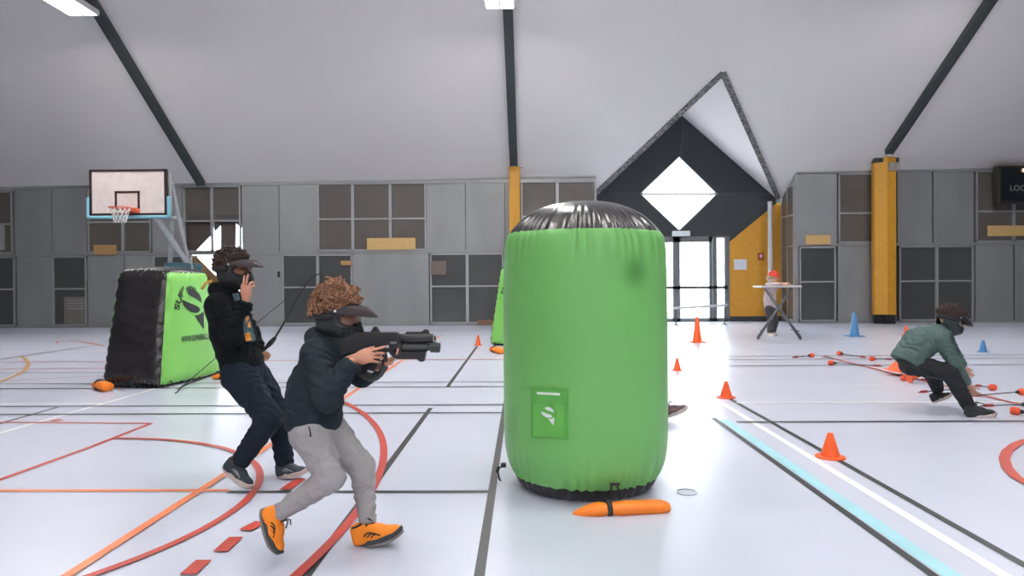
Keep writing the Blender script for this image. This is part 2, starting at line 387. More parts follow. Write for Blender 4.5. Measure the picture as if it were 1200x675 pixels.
# opposite entrance's reflection in two panes, modelled as brown shapes behind clear glass
def wz(u, v, y): return (PX(u, v, y).x, PX(u, v, y).z)
m = MB(); yy = WY+.06
m.prism([wz(214, 208, yy), wz(285, 208, yy), wz(285, 268, yy), wz(276, 262, yy), wz(264, 258, yy), wz(214, 258, yy)], yy, yy+.03, 0)
m.prism([wz(214, 257, yy), wz(264, 257, yy), wz(258, 264, yy), wz(224, 299, yy), wz(214, 299, yy)], yy+.04, yy+.07, 1)
m.prism([wz(258, 257, yy), wz(276, 257, yy), wz(275, 300, yy), wz(258, 300, yy)], yy+.04, yy+.07, 1)
m.prism([wz(222, 300, yy), wz(229, 300, yy), wz(262, 333, yy), wz(285, 345, yy), wz(285, 386, yy), wz(222, 386, yy)], yy+.04, yy+.07, 2)
struct(m.build('trim_6', [PANE, mat('brown_reflection', (.085, .06, .045), .5), mat('brown_ochre_reflection', (.20, .10, .03), .5)]))  # no real trim: brown shapes standing in for the entrance's reflection
gp = MB(); gp.bb((wx(216), WY-.01, ZM+.1), (wx(283), WY+.01, ZM+1.25)); gp.bb((wx(224), WY-.01, .1), (wx(283), WY+.01, ZM-.05)); struct(gp.build('window_30', CLEAR))

# right section of the long wall
RY = 21.8
upr = [(934, 981, 'p'), (982, 1025, 'w'), (1027, 1050, 'p'), (1051, 1092, 'p'), (1093, 1141, 'p'), (1143, 1186, 'w'), (1188, 1300, 'w')]
lor = [(936, 979, 'w'), (981, 1026, 'p'), (1027, 1050, 'p'), (1053, 1096, 'w'), (1098, 1140, 'w'), (1142, 1187, 'p'), (1188, 1300, 'p')]
wr = MB(); ZR = 2.42
wallrow(upr, ZR+.05, topz, RY, wr, .43, PANE)
wallrow(lor, .04, lambda x: ZR, RY, wr, .53, PANEC)
wr.bb((WR0, RY-.02, ZR-.02), (XR, RY+.05, ZR+.07)); wr.bb((WR0, RY-.02, 0), (XR, RY+.05, .06))
wr.bb((wx(1300), RY-.02, .06), (XR, RY+.05, 4.6)); wr.bb((WR0, RY-.06, topz(14)-.06), (XR, RY+.05, topz(14)+.06))
struct(wr.build('wall_back_right', PANEL))
# return walls of the entrance recess
m = MB()
for xa, sgn in ((WR0, -1), (WL1, 1)):
    m.bb((xa-.03, WY-.03, 0), (xa+.03, FY, 4.7 if sgn < 0 else 4.6))
    m.bb((xa-.05, WY-.05, 0), (xa+.05, WY+.05, 4.6))
struct(m.build('wall_recess', PANEL))
fr = MB()
for z in (.1, 1.2, ZR, 3.4): fr.bb((WR0-.06, WY+.08, z-.02), (WR0-.03, FY-.05, z+.02))
for y in (WY+.08, WY+.6, FY-.1): fr.bb((WR0-.06, y-.02, .1), (WR0-.03, y+.02, 4.4))
fo = struct(fr.build('window_31', FRAME)); MB().bb((WR0-.045, WY+.1, .1), (WR0-.032, FY-.1, 4.3)).build('pane', PANE, fo)

# entrance facade
def fz(u, v): return wz(u, v, FY)
ap = (AX, A_.z); rt = (Rr_.x, RZ); lf = (LX, RZ)
dT, dR, dB, dL = fz(796, 183), fz(841, 227), fz(796, 270.5), fz(750, 227)
mid = dT[0]; ztop = fz(800, 277)[1]; ydoor = fz(853, 277)[0]; xl = fz(700, 277)[0]
apx = (mid, A_.z-(abs(mid-AX))*(A_.z-RZ)/dx)
m = MB()
pr_ = [ap, rt, fz(910, 238), fz(853, 285), (ydoor, ztop), (mid, ztop), dB, dR, dT, apx]
pl_ = [apx, dT, dL, dB, (mid, ztop), (xl, ztop), (LX-.1, ztop), (LX-.1, RZ), lf]
def poly_wall(m, poly, y0, y1, mi=0):
    fs = tess(poly); m.add([(x, y0, z) for x, z in poly], fs, mi); m.add([(x, y1, z) for x, z in poly], fs, mi)
    n = len(poly); m.add([(x, y0, z) for x, z in poly]+[(x, y1, z) for x, z in poly], [(i, i+n, (i+1) % n+n, (i+1) % n) for i in range(n)], mi)
poly_wall(m, pr_, FY, FY+.12); poly_wall(m, pl_, FY, FY+.12)
m.bb((LX-.1, FY, 0), (xl, FY+.12, ztop))
for pts2 in ([fz(800, 138), fz(801.5, 138), fz(799, 182), fz(797, 182)], [fz(712, 226), fz(749, 226), fz(749, 228), fz(712, 228)], [fz(842, 226), fz(905, 226), fz(905, 228), fz(842, 228)]):
    m.prism(pts2, FY-.012, FY, 1)
yp = [fz(910, 238), (WR0, fz(910, 238)[1]), (WR0, .16), (ydoor, .16), (ydoor, fz(853, 285)[1])]
poly_wall(m, yp, FY, FY+.12, 2)
m.bb((ydoor, FY-.015, 0), (WR0, FY+.12, .17), 3)
m.bb((fz(908, 300)[0], FY+.125, 0), (WR0+.4, FY+.16, 4.9), 3); m.bb((LX-.4, FY+.125, ztop), (LX+.15, FY+.16, 4.9), 3)  # closures added behind the facade to block sky leaks
struct(m.build('wall_entrance', [DARK, mat('seam_grey', (.05, .055, .06), .5), YELW, DARK]))
m = MB(); e = .035
for a, b in ((dT, dR), (dR, dB), (dB, dL), (dL, dT), (dL, dR)):
    m.tube([(a[0], FY+.03, a[1]), (b[0], FY+.03, b[1])], e, 4)
wd = struct(m.build('window_32', mat('grey_sash', (.25, .27, .28), .5)))
MB().prism([dT, dR, dB, dL], FY+.03, FY+.04).build('pane', CLEAR, wd)
# doors
DX = [fz(u, 330)[0] for u in (700, 745, 790, 797, 831, 838, 849, 853)]
m = MB()
def vbar(x0, x1, zt=ztop): m.bb((x0, FY-.03, 0), (x1, FY+.07, zt))
vbar(DX[0], DX[0]+.15); vbar(DX[2]-.04, DX[3]); vbar(DX[1]-.08, DX[1]+.08); vbar(DX[4], DX[4]+.10); vbar(DX[5]-.08, DX[5]+.06); vbar(DX[6], DX[7]+.05)
m.bb((DX[0], FY-.03, ztop-.20), (DX[4]+.1, FY+.07, ztop-.02)); m.bb((DX[0], FY-.02, ztop-.07), (DX[7], FY+.07, ztop)); m.bb((DX[0], FY-.03, 0), (DX[7], FY+.07, .12))
zr2 = fz(800, 337)[1]; m.bb((DX[0], FY-.03, zr2-.05), (DX[7], FY+.07, zr2+.05))
for px_ in (DX[3]+.08, DX[4]-.1): m.bb((px_-.01, FY-.1, 1.0), (px_+.01, FY-.07, 1.4))
do = struct(m.build('door_1', mat('grey_door_frame', (.14, .15, .16), .45)))
MB().bb((DX[0], FY+.02, .1), (DX[7], FY+.03, ztop-.1)).build('pane', CLEAR, do)
lamp = MB().bb((fz(787, 272)[0], FY-.12, fz(790, 277)[1]), (fz(808, 272)[0], FY-.01, fz(790, 271)[1]), bev=.02).build('exit_lamp', mat('pale_plastic', (.7, .75, .78), .4))
tag(lamp, 'small pale box lamp above the entrance doors', 'lamp')
# outside ground
og = MB().bb((-40, 23.2, -.3), (40, 80, -.05)).build('ground_outside', mat('outside_concrete', (.6, .6, .6), .8)); struct(og)
for i in range(5):
    x = 5.9+i*.35; mm = MB(); 
# white downpipe beside the recess
p0 = PX(907.5, 340, 22.6); z1 = PX(905, 236, 22.6).z; dp = MB(); dp.tube([(p0.x-.13, 22.6, 0), (p0.x-.13, 22.6, z1)], .075, 14)
for z in (.6, 2.0, 3.3): dp.lathe([(.085, z-.02), (.085, z+.02)], (p0.x-.13, 22.6, 0), 14)
tag(dp.build('downpipe', mat('pale_grey_pipe', (.52, .53, .54), .4), smooth=True, angle=40), 'pale grey vertical downpipe at the right edge of the yellow wall', 'pipe')
# white notice + red alarm box
def plate(name, u0, v0, u1, v1, y, th, m_, label, cat, bev=.004, rim=None):
    a = PX(u0, v0, y); b = PX(u1, v1, y)
    o = MB().bb((a.x, y-th, b.z), (b.x, y, a.z), bev=bev).build(name, m_); tag(o, label, cat)
    return o, a, b
plate('notice_board', 860, 304, 875, 316, FY, .03, mat('notice_white', (.62, .66, .72), .4), 'white rectangular notice on the yellow entrance wall', 'notice')
o, a, b = plate('fire_alarm', 888, 296.5, 894, 304, FY, .06, mat('alarm_red', (.35, .03, .03), .4), 'small red fire alarm call point on the yellow wall', 'fire alarm')
MB().bb((a.x+.04, FY-.07, b.z+.05), (b.x-.04, FY-.055, a.z-.05)).build('alarm_glass', mat('alarm_face', (.6, .5, .5), .3), o)
# low rail in front of the doors and the doormat
rl = empty('barrier_rail', PX(822, 376, 21.0), 'thin pale barrier rail on low feet in front of the glass doors', 'rail')
rl.location.z = 0
MB().tube([PX(788, 361.5, 21.0), PX(820, 359.5, 21.2), PX(853, 357.5, 21.4)], .035, 8).build('bar', mat('rail_grey', (.55, .56, .58), .4), rl, True)
for u in (792, 849):
    q = PX(u, 360, 21.2); MB().tube([(q.x, 21.2, q.z), (q.x, 21.2, .02)], .02, 8).tube([(q.x, 20.95, .015), (q.x, 21.45, .015)], .015, 8).build('foot', BEAM, rl)
mt = MB().bb((5.0, 21.85, 0), (7.2, 22.7, .015), bev=.004).build('doormat', mat('mat_grey', (.30, .31, .32), .9, bump=.3, bscale=60)); tag(mt, 'flat grey doormat inside the glass entrance doors', 'doormat')

# columns
def column(u0, u1, y, zt, label, face):
    a = PX(u0, 300, y).x; b = PX(u1, 300, y).x
    t = empty('column', ((a+b)/2, y, 0), label, 'column')
    s = MB()
    if face:
        P_ = [(a, y+.16), (a+(b-a)*.52, y), (b, y+.035), (b, y+.34), (a, y+.34)]; s.add([(px, py, z) for z in (.28, zt-.15) for px, py in P_], [tuple(range(5)), tuple(range(5, 10))]+[(i, (i+1) % 5, (i+1) % 5+5, i+5) for i in range(5)])
    else: s.bb((a, y, .28), (b, y+.30, zt-.15), bev=.015)
    s.build('shaft', YEL, t)
    MB().bb((a+.02, y+(.17 if face else .01), 0), (b-.02, y+.29, .28)).bb((a+(b-a)*.4, y+.04, 0), (b-.02, y+.2, .28)).build('base', BLACK, t)
    c = MB(); c.bb((a-.06, y+.05, zt-.35), (b+.1, y+.4, zt-.1)); c.tube([((a+b)/2, y+.15, zt-.2), ((a+b)/2, y+.15, zt+.12)], .08, 12); c.build('bracket', BEAM, t)
    h = MB(); h.bb(((a+b)/2-.12, y+.02, zt-.15), ((a+b)/2+.14, y+.2, zt-.02), bev=.01); h.build('cap', mat('cap_grey', (.5, .45, .38), .5), t)
    if face:
        MB().bb((b-.24, y-.06, zt-.62), (b-.06, y+.03, zt-.38), bev=.01).build('sensor_box', mat('sensor_grey', (.28, .28, .28), .4), t)
column(597, 610, 21.3, PX(603, 183, 21.3).z, 'tall yellow column rising behind the green cylinder bunker', False)
column(1028, 1051, 21.2, PX(1040, 176, 21.2).z, 'broad yellow column with black foot on the right wall', True)
# scoreboard
a = PX(1167, 193, 21.45); b = PX(1262, 238, 21.45)
sb = empty('scoreboard', ((a.x+b.x)/2, 21.7, b.z), 'black electronic scoreboard high on the right wall', 'scoreboard')
MB().bb((a.x, 21.35, b.z), (b.x, 21.60, a.z-.05), bev=.02).build('casing', mat('score_casing', (.03, .028, .02), .5), sb)
MB().bb((a.x+.1, 21.33, b.z+.07), (b.x-.1, 21.351, a.z-.12)).build('face', mat('score_face', (.006, .010, .013), .35), sb)
def text_obj(body, size, m_, parent, M, name='lettering', ext=.003, align='LEFT', bold=0):
    cu = bpy.data.curves.new(name, 'FONT'); cu.body = body; cu.size = size; cu.extrude = ext; cu.align_x = align; cu.offset = bold
    t = bpy.data.objects.new('t', cu); C.objects.link(t)
    dg = bpy.context.evaluated_depsgraph_get(); me = bpy.data.meshes.new_from_object(t.evaluated_get(dg)); bpy.data.objects.remove(t)
    me.transform(M); me.name = name; me.materials.clear(); me.materials.append(m_)
    o = bpy.data.objects.new(name, me); C.objects.link(o)
    if parent: o.parent = parent; o.matrix_parent_inverse = world_of(parent).inverted()
    return o
q = PX(1183, 223.5, 21.33)
text_obj('LOCAUX', .24, mat('score_letters', (.25, .3, .3), .5), sb, Matrix.Translation((q.x, 21.325, q.z)) @ Matrix.Rotation(PI/2, 4, 'X'))
q = PX(1199.5, 199.5, 21.3); MB().lathe([(.03, .0), (.05, .0), (.04, .03), (.01, .04)], q, 16, R=Matrix.Rotation(PI/2, 3, 'X')).build('indicator_lamp', mat('indicator', (1, .8, .5), .4, emit=6), sb)
MB().lathe([(.05, .0), (.075, .0), (.075, .02), (.05, .02)], q, 16, R=Matrix.Rotation(PI/2, 3, 'X')).build('indicator_ring', mat('indicator_ring', (.25, .12, .01), .4), sb)
# stickers / boards on the windows
TAN = mat('tan_board', (.42, .25, .10), .6); PALEY = mat('pale_yellow_board', (.60, .40, .16), .6)
for u0, v0, u1, v1, lab, mm in ((110, 287, 137, 298.5, 'tan board low in the window below the basketball hoop', TAN), (430, 279, 487, 292.5, 'long pale yellow board low in the upper window at centre left', PALEY),
        (944, 275.5, 973, 286.5, 'short tan board on the grey panel left of the right column', PALEY), (1157, 264.5, 1202, 276.5, 'long tan board below the scoreboard', PALEY),
        (519, 343, 0, 0, '', TAN), (399, 305.5, 412, 311, 'small tan sticker at the top of the lower window behind the boys', TAN), (505, 306, 523, 322, 'pale triangular sticker in the lower window left of the cylinder', mat('faded_sticker', (.16, .13, .11), .6)),
        (560, 375, 590, 380, 'low brown box strip at the foot of the window beside the cylinder', mat('brown_strip', (.25, .13, .08), .6))):
    if not lab: continue
    plate('wall_board', u0, v0, u1, v1, WY-.055, .02, mm, lab, 'board')
o, a, b = plate('poster', 75, 348, 100, 380, WY-.055, .006, mat('poster_paper', (.16, .15, .14), .7), 'pale printed poster on the lower left window', 'poster', 0)
for k in range(4): MB().bb((a.x+.08, WY-.066, a.z-.12-.09*k), (b.x-.05, WY-.0605, a.z-.09-.09*k)).build('printed_line', mat('print_grey', (.30, .31, .31), .7), o)
plate('poster', -9, 263, 6, 293, WY-.055, .006, mat('poster_pale', (.30, .32, .32), .7), 'pale poster cut by the left edge of the picture', 'poster', 0)
# door handle on grey panel
q = PX(327, 321.5, WY-.03); MB().bb((q.x-.03, WY-.09, q.z-.09), (q.x+.03, WY-.03, q.z+.09), bev=.008).build('door_handle', BLACK, wback)

# ------------------------------------------------------------------ basketball hoop
BY = 16.05
a = PX(105, 199, BY); b = PX(195.5, 252, BY)
hp = empty('basketball_hoop', (a.x+2, BY+1.2, 0), 'portable basketball hoop with white backboard standing behind the left bunker', 'basketball hoop')
MB().bb((a.x, BY, b.z), (b.x, BY+.04, a.z), bev=.006).build('backboard', mat('backboard_white', (.66, .58, .56), .35), hp)
m = MB(); f = .05
for q0, q1 in (((a.x-.01, a.z-f), (b.x+.01, a.z)), ((a.x-.01, b.z), (b.x+.01, b.z+f)), ((a.x-.01, b.z), (a.x+f, a.z)), ((b.x-f, b.z), (b.x+.01, a.z))):
    m.bb((q0[0], BY-.012, q0[1]), (q1[0], BY+.05, q1[1]))
i0 = PX(134.5, 224, BY); i1 = PX(164, 246, BY)
for q0, q1 in (((i0.x, i0.z-f), (i1.x, i0.z)), ((i0.x, i1.z), (i1.x, i1.z+f)), ((i0.x, i1.z), (i0.x+f, i0.z)), ((i1.x-f, i1.z), (i1.x, i0.z))):
    m.bb((q0[0], BY-.01, q0[1]), (q1[0], BY+.002, q1[1]))
m.build('board_lines', mat('maroon_black_line', (.03, .015, .015), .5), hp)
m = MB(); zt = PX(100, 231, BY).z; zb = b.z-.075
m.bb((a.x-.08, BY-.03, zb), (a.x-.012, BY+.07, zt), bev=.02); m.bb((b.x+.012, BY-.03, zb), (b.x+.08, BY+.07, zt), bev=.02); m.bb((a.x-.08, BY-.03, zb), (b.x+.08, BY+.07, b.z-.002), bev=.02)
m.build('padding', mat('light_blue_padding', (.22, .50, .62), .5), hp)
rc = PX(139, 243, BY-.45); rc.y = BY-.40
m = MB(); N = 40
m.tube([(rc.x+.225*math.cos(2*PI*k/N), rc.y+.225*math.sin(2*PI*k/N), rc.z) for k in range(N+1)], .014, 8, cap=False)
m.box((rc.x+.10, BY-.08, rc.z-.03), (.28, .2, .10), bev=.01); m.tube([(rc.x+.02, BY-.02, rc.z-.12), (rc.x+.10, BY-.2, rc.z-.02)], .015, 6)
m.build('rim', mat('rim_orange', (.70, .12, .05), .45), hp, True, angle=40)
m = MB()
for k in range(12):
    for s in (1, -1):
        pts = []
        for j in range(7):
            t = j/6; r = .22-.10*t**.7; an = 2*PI*(k+s*t*1.5)/12; pts.append((rc.x+r*math.cos(an), rc.y+r*math.sin(an), rc.z-.01-.33*t))
        m.tube(pts, .007, 5)
m.build('net', mat('net_white', (.75, .72, .70), .7), hp)
GT = mat('hoop_steel', (.42, .43, .44), .45, metal=.3)
m = MB()
def tb(u0, v0, y0, u1, v1, y1, r): m.tube([PX(u0, v0, y0), PX(u1, v1, y1)], r, 10)
tb(183, 254, 16.12, 222, 312, 17.3, .07); tb(222, 309, 17.3, 243, 372, 17.4, .06); tb(199, 202, 16.2, 200, 250, 16.2, .035); tb(196, 203, 16.1, 199, 203, 16.3, .03)
tb(202, 256, 17.2, 199, 312, 17.3, .055); tb(211, 256, 17.2, 219, 312, 17.3, .055); tb(201, 215, 16.3, 219, 300, 17.3, .05)
tb(150, 251, 16.1, 205, 256, 17.2, .05); tb(150, 220, 16.1, 203, 218, 16.4, .04); tb(202, 256, 17.2, 211, 256, 17.2, .05)
m.build('support_frame', GT, hp, True, angle=40)
a2 = PX(196, 308, 17.3); b2 = PX(225, 318, 17.3)
MB().bb((a2.x, 17.1, .12), (b2.x, 17.9, a2.z), bev=.05).build('padded_post', mat('teal_padding', (.05, .14, .17), .5), hp)
MB().bb((a2.x-.3, 16.8, 0), (b2.x+.4, 18.6, .2), bev=.03).build('base', mat('hoop_base', (.06, .15, .18), .5), hp)

# ------------------------------------------------------------------ inflatable bunkers
def logo_polys():
    """big winged S ending in a point, in a unit square (x right, z up)"""
    U = [(195, 205), (215, 190), (245, 190), (275, 205), (295, 230), (303, 260), (300, 292), (285, 275), (255, 255), (225, 240), (203, 225)]
    Lw = [(150, 262), (175, 272), (210, 290), (250, 308), (275, 325), (282, 342), (270, 358), (245, 365), (215, 358), (185, 335), (162, 305)]
    Pt = [(235, 383), (270, 378), (310, 358), (303, 420), (297, 490), (275, 450)]
    return [[((x-150)/160, (490-z)/300) for x, z in p] for p in (U, Lw, Pt)]
def tri_sub(polys, cell=.06):
    """2D polygons -> subdivided triangles"""
    bm = bmesh.new()
    for p in polys:
        vv = [bm.verts.new((x, 0, z)) for x, z in p]
        for t in tess(p): bm.faces.new([vv[q] for q in t])
    for _ in range(5):
        e = [e for e in bm.edges if e.calc_length() > cell]
        if not e: break
        bmesh.ops.subdivide_edges(bm, edges=e, cuts=1); bmesh.ops.triangulate(bm, faces=bm.faces[:])
    bm.verts.index_update(); r = [v.co.copy() for v in bm.verts], [[v.index for v in f.verts] for f in bm.faces]; bm.free(); return r
def text2d(body, size, bold=0):
    o = text_obj(body, size, BLACK, None, Matrix.Identity(4), ext=0, bold=bold)
    bm = bmesh.new(); bm.from_mesh(o.data); bpy.data.objects.remove(o)
    bmesh.ops.triangulate(bm, faces=bm.faces[:]); bm.verts.index_update()
    r = [Vector((v.co.x, 0, v.co.y)) for v in bm.verts], [[v.index for v in f.verts] for f in bm.faces]; bm.free(); return r

# tapered box bunker: local x = across the black edge, y = along the green face
def temple_bunker(label):
    W0, L0, H = .92, 1.42, 1.54
    root = empty('inflatable_bunker', (0, 0, 0), label, 'inflatable bunker', 'green and black inflatable bunkers')
    r = .13
    def surf(ax, sg, a, b):                       # a,b in [-1,1] on a face of the box
        p = [0, 0, 0]; o1, o2 = [i for i in range(3) if i != ax]; p[ax] = sg; p[o1] = a; p[o2] = b
        hx, hy, hz = .5, .5, .5; d = Vector((W0, L0, H)); q = Vector([p[i]*d[i]/2 for i in range(3)])
        inner = Vector([max(-(d[i]/2-r), min(d[i]/2-r, q[i])) for i in range(3)])
        n = (q-inner); n = n.normalized() if n.length > 1e-6 else Vector([sg if i == ax else 0 for i in range(3)])
        q = inner+n*r
        # puff of the faces, pinch at the seams, creases
        puff = .05*(1-a*a)*(1-b*b)
        q += Vector([sg if i == ax else 0 for i in range(3)])*puff
        t = (q.z+H/2)/H
        if ax == 1:
            e = max(abs(a), abs(b)); s_ = abs(a)
        edge = max(abs(a), abs(b))
        wr_ = math.sin((b if abs(a) > abs(b) else a)*34+3*math.sin(5*a+3*b))*.010*max(0, (edge-.62)/.38)
        if ax == 1: wr_ += (math.sin(q.z*38+2*math.sin(q.x*6)+a)*.0022+math.sin(q.z*71+3*math.sin(q.x*5+q.z*4))*.0012)
        q += n*wr_
        sy = 1-.38*t; sx = 1-.16*t
        return Vector((q.x*sx, q.y*sy, q.z+H/2+.0)), n
    N = 44
    def face(ax, sg, name, mm):
        m = MB(); vs = [surf(ax, sg, -1+2*i/N, -1+2*j/N)[0] for i in range(N+1) for j in range(N+1)]
        m.add(vs, [(i*(N+1)+j, (i+1)*(N+1)+j, (i+1)*(N+1)+j+1, i*(N+1)+j+1) for i in range(N) for j in range(N)])
        return m, mm
    band = MB()
    for ax, sg in ((1, -1), (1, 1), (2, 1), (2, -1)):
        band.add(*(lambda m_: (m_.v, m_.f))(face(ax, sg, '', None)[0]))
    band.build('edge_band', BVINYL, root, True)
    sides = MB()
    for sg in (1, -1):
        m_, _ = face(0, sg, '', None); g = m_.build('green_face', GREENB, root, True)
    # logo and lettering on both green faces
    for sg in (1, -1):
        vs, fs = tri_sub(logo_polys(), .08)
        def place(vs, x0, z0, sx, sz, sh=0):
            out = []
            for v in vs:
                a = (x0+v.x*sx+0*v.z)/(L0/2); b = (z0+v.z*sz+sh*v.x)/(H/2)
                pt, n = surf(0, sg, a*sg, b); out.append(pt+Vector((sg*.007, 0, 0)))
            return out
        MB().add(place(vs, -.34, -.06, .62, .56), fs).build('logo', BLACK, root)
        for body_, sz_, a0_, a1_ in (("SUP'", .155, 172, 118), ('AIRBALL', .085, 112, 62)):
            tv, tf = text2d(body_, sz_, .004); wv = max(v.x for v in tv); out = []
            for v in tv:                          # lettering on an arc over the emblem
                an = math.radians(a0_-(v.x/wv)*(a0_-a1_)); rr = .33+v.z; out.append(Vector((math.cos(an)*rr, 0, math.sin(an)*rr*.95)))
            MB().add(place(out, -.05, .18, 1.1, 1), tf).build('arched_lettering', BLACK, root)
        tv, tf = text2d('WWW.SUPAIRBALL.COM', .115, .0025); wv = max(v.x for v in tv)
        MB().add(place([Vector((v.x/wv, 0, v.z)) for v in tv], -.36, -.205, .86, 1), tf).build('web_lettering', BLACK, root)
    for y in (-.5, .5):
        for x in (-.40, .40): MB().tube([(x*1.0, y, .12), (x*1.2, y*1.02, .05), (x*1.22, y*1.02, .02)], .009, 6).build('anchor_strap', BLACK, root)
    return root
tb1 = temple_bunker('squat green bunker with a black edge at the left below the hoop')
cA = G(187, 455.5)
ang = math.radians(-9)
# near corner of the footprint sits at the pixel corner
def put_bunker(o, corner, ang, cx=.42, cy=-.68):
    R = Matrix.Rotation(ang, 3, 'Z'); c = Vector((corner.x, corner.y, 0))-R @ Vector((cx, cy, 0)); o.location = (c.x, c.y, 0); o.rotation_euler = (0, 0, ang)
put_bunker(tb1, cA, ang)
bpy.context.view_layer.update()
tb2 = copy_tree(tb1); tag(tb2, 'green bunker half hidden behind the tall cylinder, only its left edge showing')
pq = G(580, 403); tb2.location = (pq.x+.70, 14.85, 0); tb2.scale = (1, 1, 1.09); tb2.rotation_euler = (0, 0, math.radians(62))

# tall cylinder
CX, CY, CR = .403, 4.62, .540
root = empty('cylinder_bunker', (CX, CY, 0), 'tall green inflatable cylinder bunker with black domed top in the middle', 'inflatable bunker')
def ring(prof, n, pleat, name, mm):
    m = MB(); vs = []
    for (r, z, w_) in prof:
        for k in range(n):
            a = 2*PI*k/n; rr = r+pleat(a, z)*w_; vs.append((CX+rr*math.cos(a), CY+rr*math.sin(a), z+.25*w_*pleat(a*1.03+1, z)))
    M_ = len(prof); m.add(vs, [(i*n+k, i*n+(k+1) % n, (i+1)*n+(k+1) % n, (i+1)*n+k) for i in range(M_-1) for k in range(n)])
    return m.build(name, mm, root, True)
def pl(a, z): return .013*math.sin(46*a+2.2*math.sin(5*a)+1.5*math.sin(11*a))*(.6+.4*math.sin(7*a+1))
def spl(P, n):                                     # smooth profile through points
    out = []; P = [P[0]]+P+[P[-1]]
    for i in range(1, len(P)-2):
        p0, p1, p2, p3 = [np.array(q) for q in P[i-1:i+3]]
        for j in range(n):
            t = j/n; out.append(tuple(.5*((2*p1)+(-p0+p2)*t+(2*p0-5*p1+4*p2-p3)*t*t+(-p0+3*p1-3*p2+p3)*t**3)))
    out.append(tuple(P[-2])); return out
ZS0, ZS1 = .085, 1.657
GREENS = GREEN.copy(); GREENS.name = 'green_vinyl_with_shadow_spot'
def shadow_spot():  # blurred shadow spot mixed into the base colour
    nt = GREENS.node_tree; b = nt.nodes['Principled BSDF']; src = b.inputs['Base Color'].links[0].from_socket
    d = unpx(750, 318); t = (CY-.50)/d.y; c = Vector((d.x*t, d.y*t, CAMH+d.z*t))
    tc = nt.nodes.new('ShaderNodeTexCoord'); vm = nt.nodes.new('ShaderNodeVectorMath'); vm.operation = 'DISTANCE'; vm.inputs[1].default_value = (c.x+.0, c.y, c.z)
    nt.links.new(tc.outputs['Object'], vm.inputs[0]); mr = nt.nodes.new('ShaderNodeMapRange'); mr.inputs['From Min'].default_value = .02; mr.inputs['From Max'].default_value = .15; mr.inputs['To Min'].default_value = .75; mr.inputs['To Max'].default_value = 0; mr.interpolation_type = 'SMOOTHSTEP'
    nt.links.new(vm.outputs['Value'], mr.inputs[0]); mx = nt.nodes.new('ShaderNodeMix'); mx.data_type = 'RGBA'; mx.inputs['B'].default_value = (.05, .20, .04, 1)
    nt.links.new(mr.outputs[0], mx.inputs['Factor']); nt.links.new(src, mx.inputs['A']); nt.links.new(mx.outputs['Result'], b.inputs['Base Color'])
shadow_spot()
body = spl([(.474, ZS0, 1), (.500, .13, .85), (.523, .20, .3), (.538, .32, .05), (.541, .6, 0), (.540, 1.0, 0), (.537, 1.35, .0), (.534, 1.48, .15), (.527, 1.57, .5), (.515, 1.625, .85), (.497, ZS1, 1)], 7)
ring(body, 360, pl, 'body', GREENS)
ring(spl([(.02, 1.868, 0), (.16, 1.860, 0), (.29, 1.825, .1), (.39, 1.770, .45), (.46, 1.705, .9), (.497, ZS1, 1)], 7), 360, pl, 'top', BVINYL)
ring(spl([(.02, .004, 0), (.34, .004, 0), (.41, .006, .2), (.448, .030, .6), (.474, ZS0, 1)], 5), 360, pl, 'bottom', BVINYL)
def cyl_pt(u, v, off=0.0):                          # point of the cylinder wall seen at (u, v)
    d = unpx(u, v); ox, oy = -CX, -CY; R_ = .541+off
    A = d.x**2+d.y**2; B = 2*(d.x*ox+d.y*oy); Cc = ox*ox+oy*oy-R_*R_; t = (-B-math.sqrt(max(B*B-4*A*Cc, 0)))/(2*A)
    return Vector((d.x*t, d.y*t, CAMH+d.z*t))
def patch(name, poly, off, mm, cell=5, parent=root):
    vs, fs = tri_sub([poly], cell)
    n = len(vs); m = MB(); f1 = [cyl_pt(v.x, v.z, off) for v in vs]
    m.add(f1, fs); return m.build(name, mm, parent)
PG = mat('pouch_green', (.11, .42, .075), .5)
# pouch: built as a slab following the wall
def slab(name, u0, v0, u1, v1, o0, o1, mm, n=8, skew=0):
    m = MB(); vs = []
    for o_ in (o0, o1):
        for i in range(n+1):
            for j in range(n+1): vs.append(cyl_pt(u0+(u1-u0)*i/n, v0+(v1-v0)*j/n+skew*i/n, o_))
    k = (n+1)**2; q = lambda i, j, s: s*k+i*(n+1)+j; fs = []
    for i in range(n):
        for j in range(n):
            for s in (0, 1): fs.append((q(i, j, s), q(i+1, j, s), q(i+1, j+1, s), q(i, j+1, s)))
    for i in range(n): fs += [(q(i, 0, 0), q(i+1, 0, 0), q(i+1, 0, 1), q(i, 0, 1)), (q(i, n, 0), q(i+1, n, 0), q(i+1, n, 1), q(i, n, 1)), (q(0, i, 0), q(0, i+1, 0), q(0, i+1, 1), q(0, i, 1)), (q(n, i, 0), q(n, i+1, 0), q(n, i+1, 1), q(n, i, 1))]
    m.add(vs, fs); return m.build(name, mm, root)
po = slab('pouch', 625, 469, 661, 511, -.002, .016, mat('pouch_green_light', (.13, .47, .08), .5), skew=3)
po2 = slab('pouch_flap', 623, 455, 665, 473, -.002, .022, PG, skew=2); po3 = slab('pouch_back', 622, 456, 666, 512, -.002, .004, PG, skew=4)
slab('white_stripe', 629, 459.2, 656, 462, .0225, .0245, mat('white_print', (.75, .85, .78), .5), skew=1.5)
tv, tf = tri_sub(logo_polys(), .2)
MB().add([cyl_pt(634+v.x*16, 499-v.z*22, .0185) for v in tv], tf).build('logo', MATS['white_print'], root)
dk = MB(); vs, fs = tri_sub([[(.5*math.cos(2*PI*i/20), .5*math.sin(2*PI*i/20)) for i in range(20)]], .3)
# soft round shadow on the upper right of the wall, painted into its green
o = root
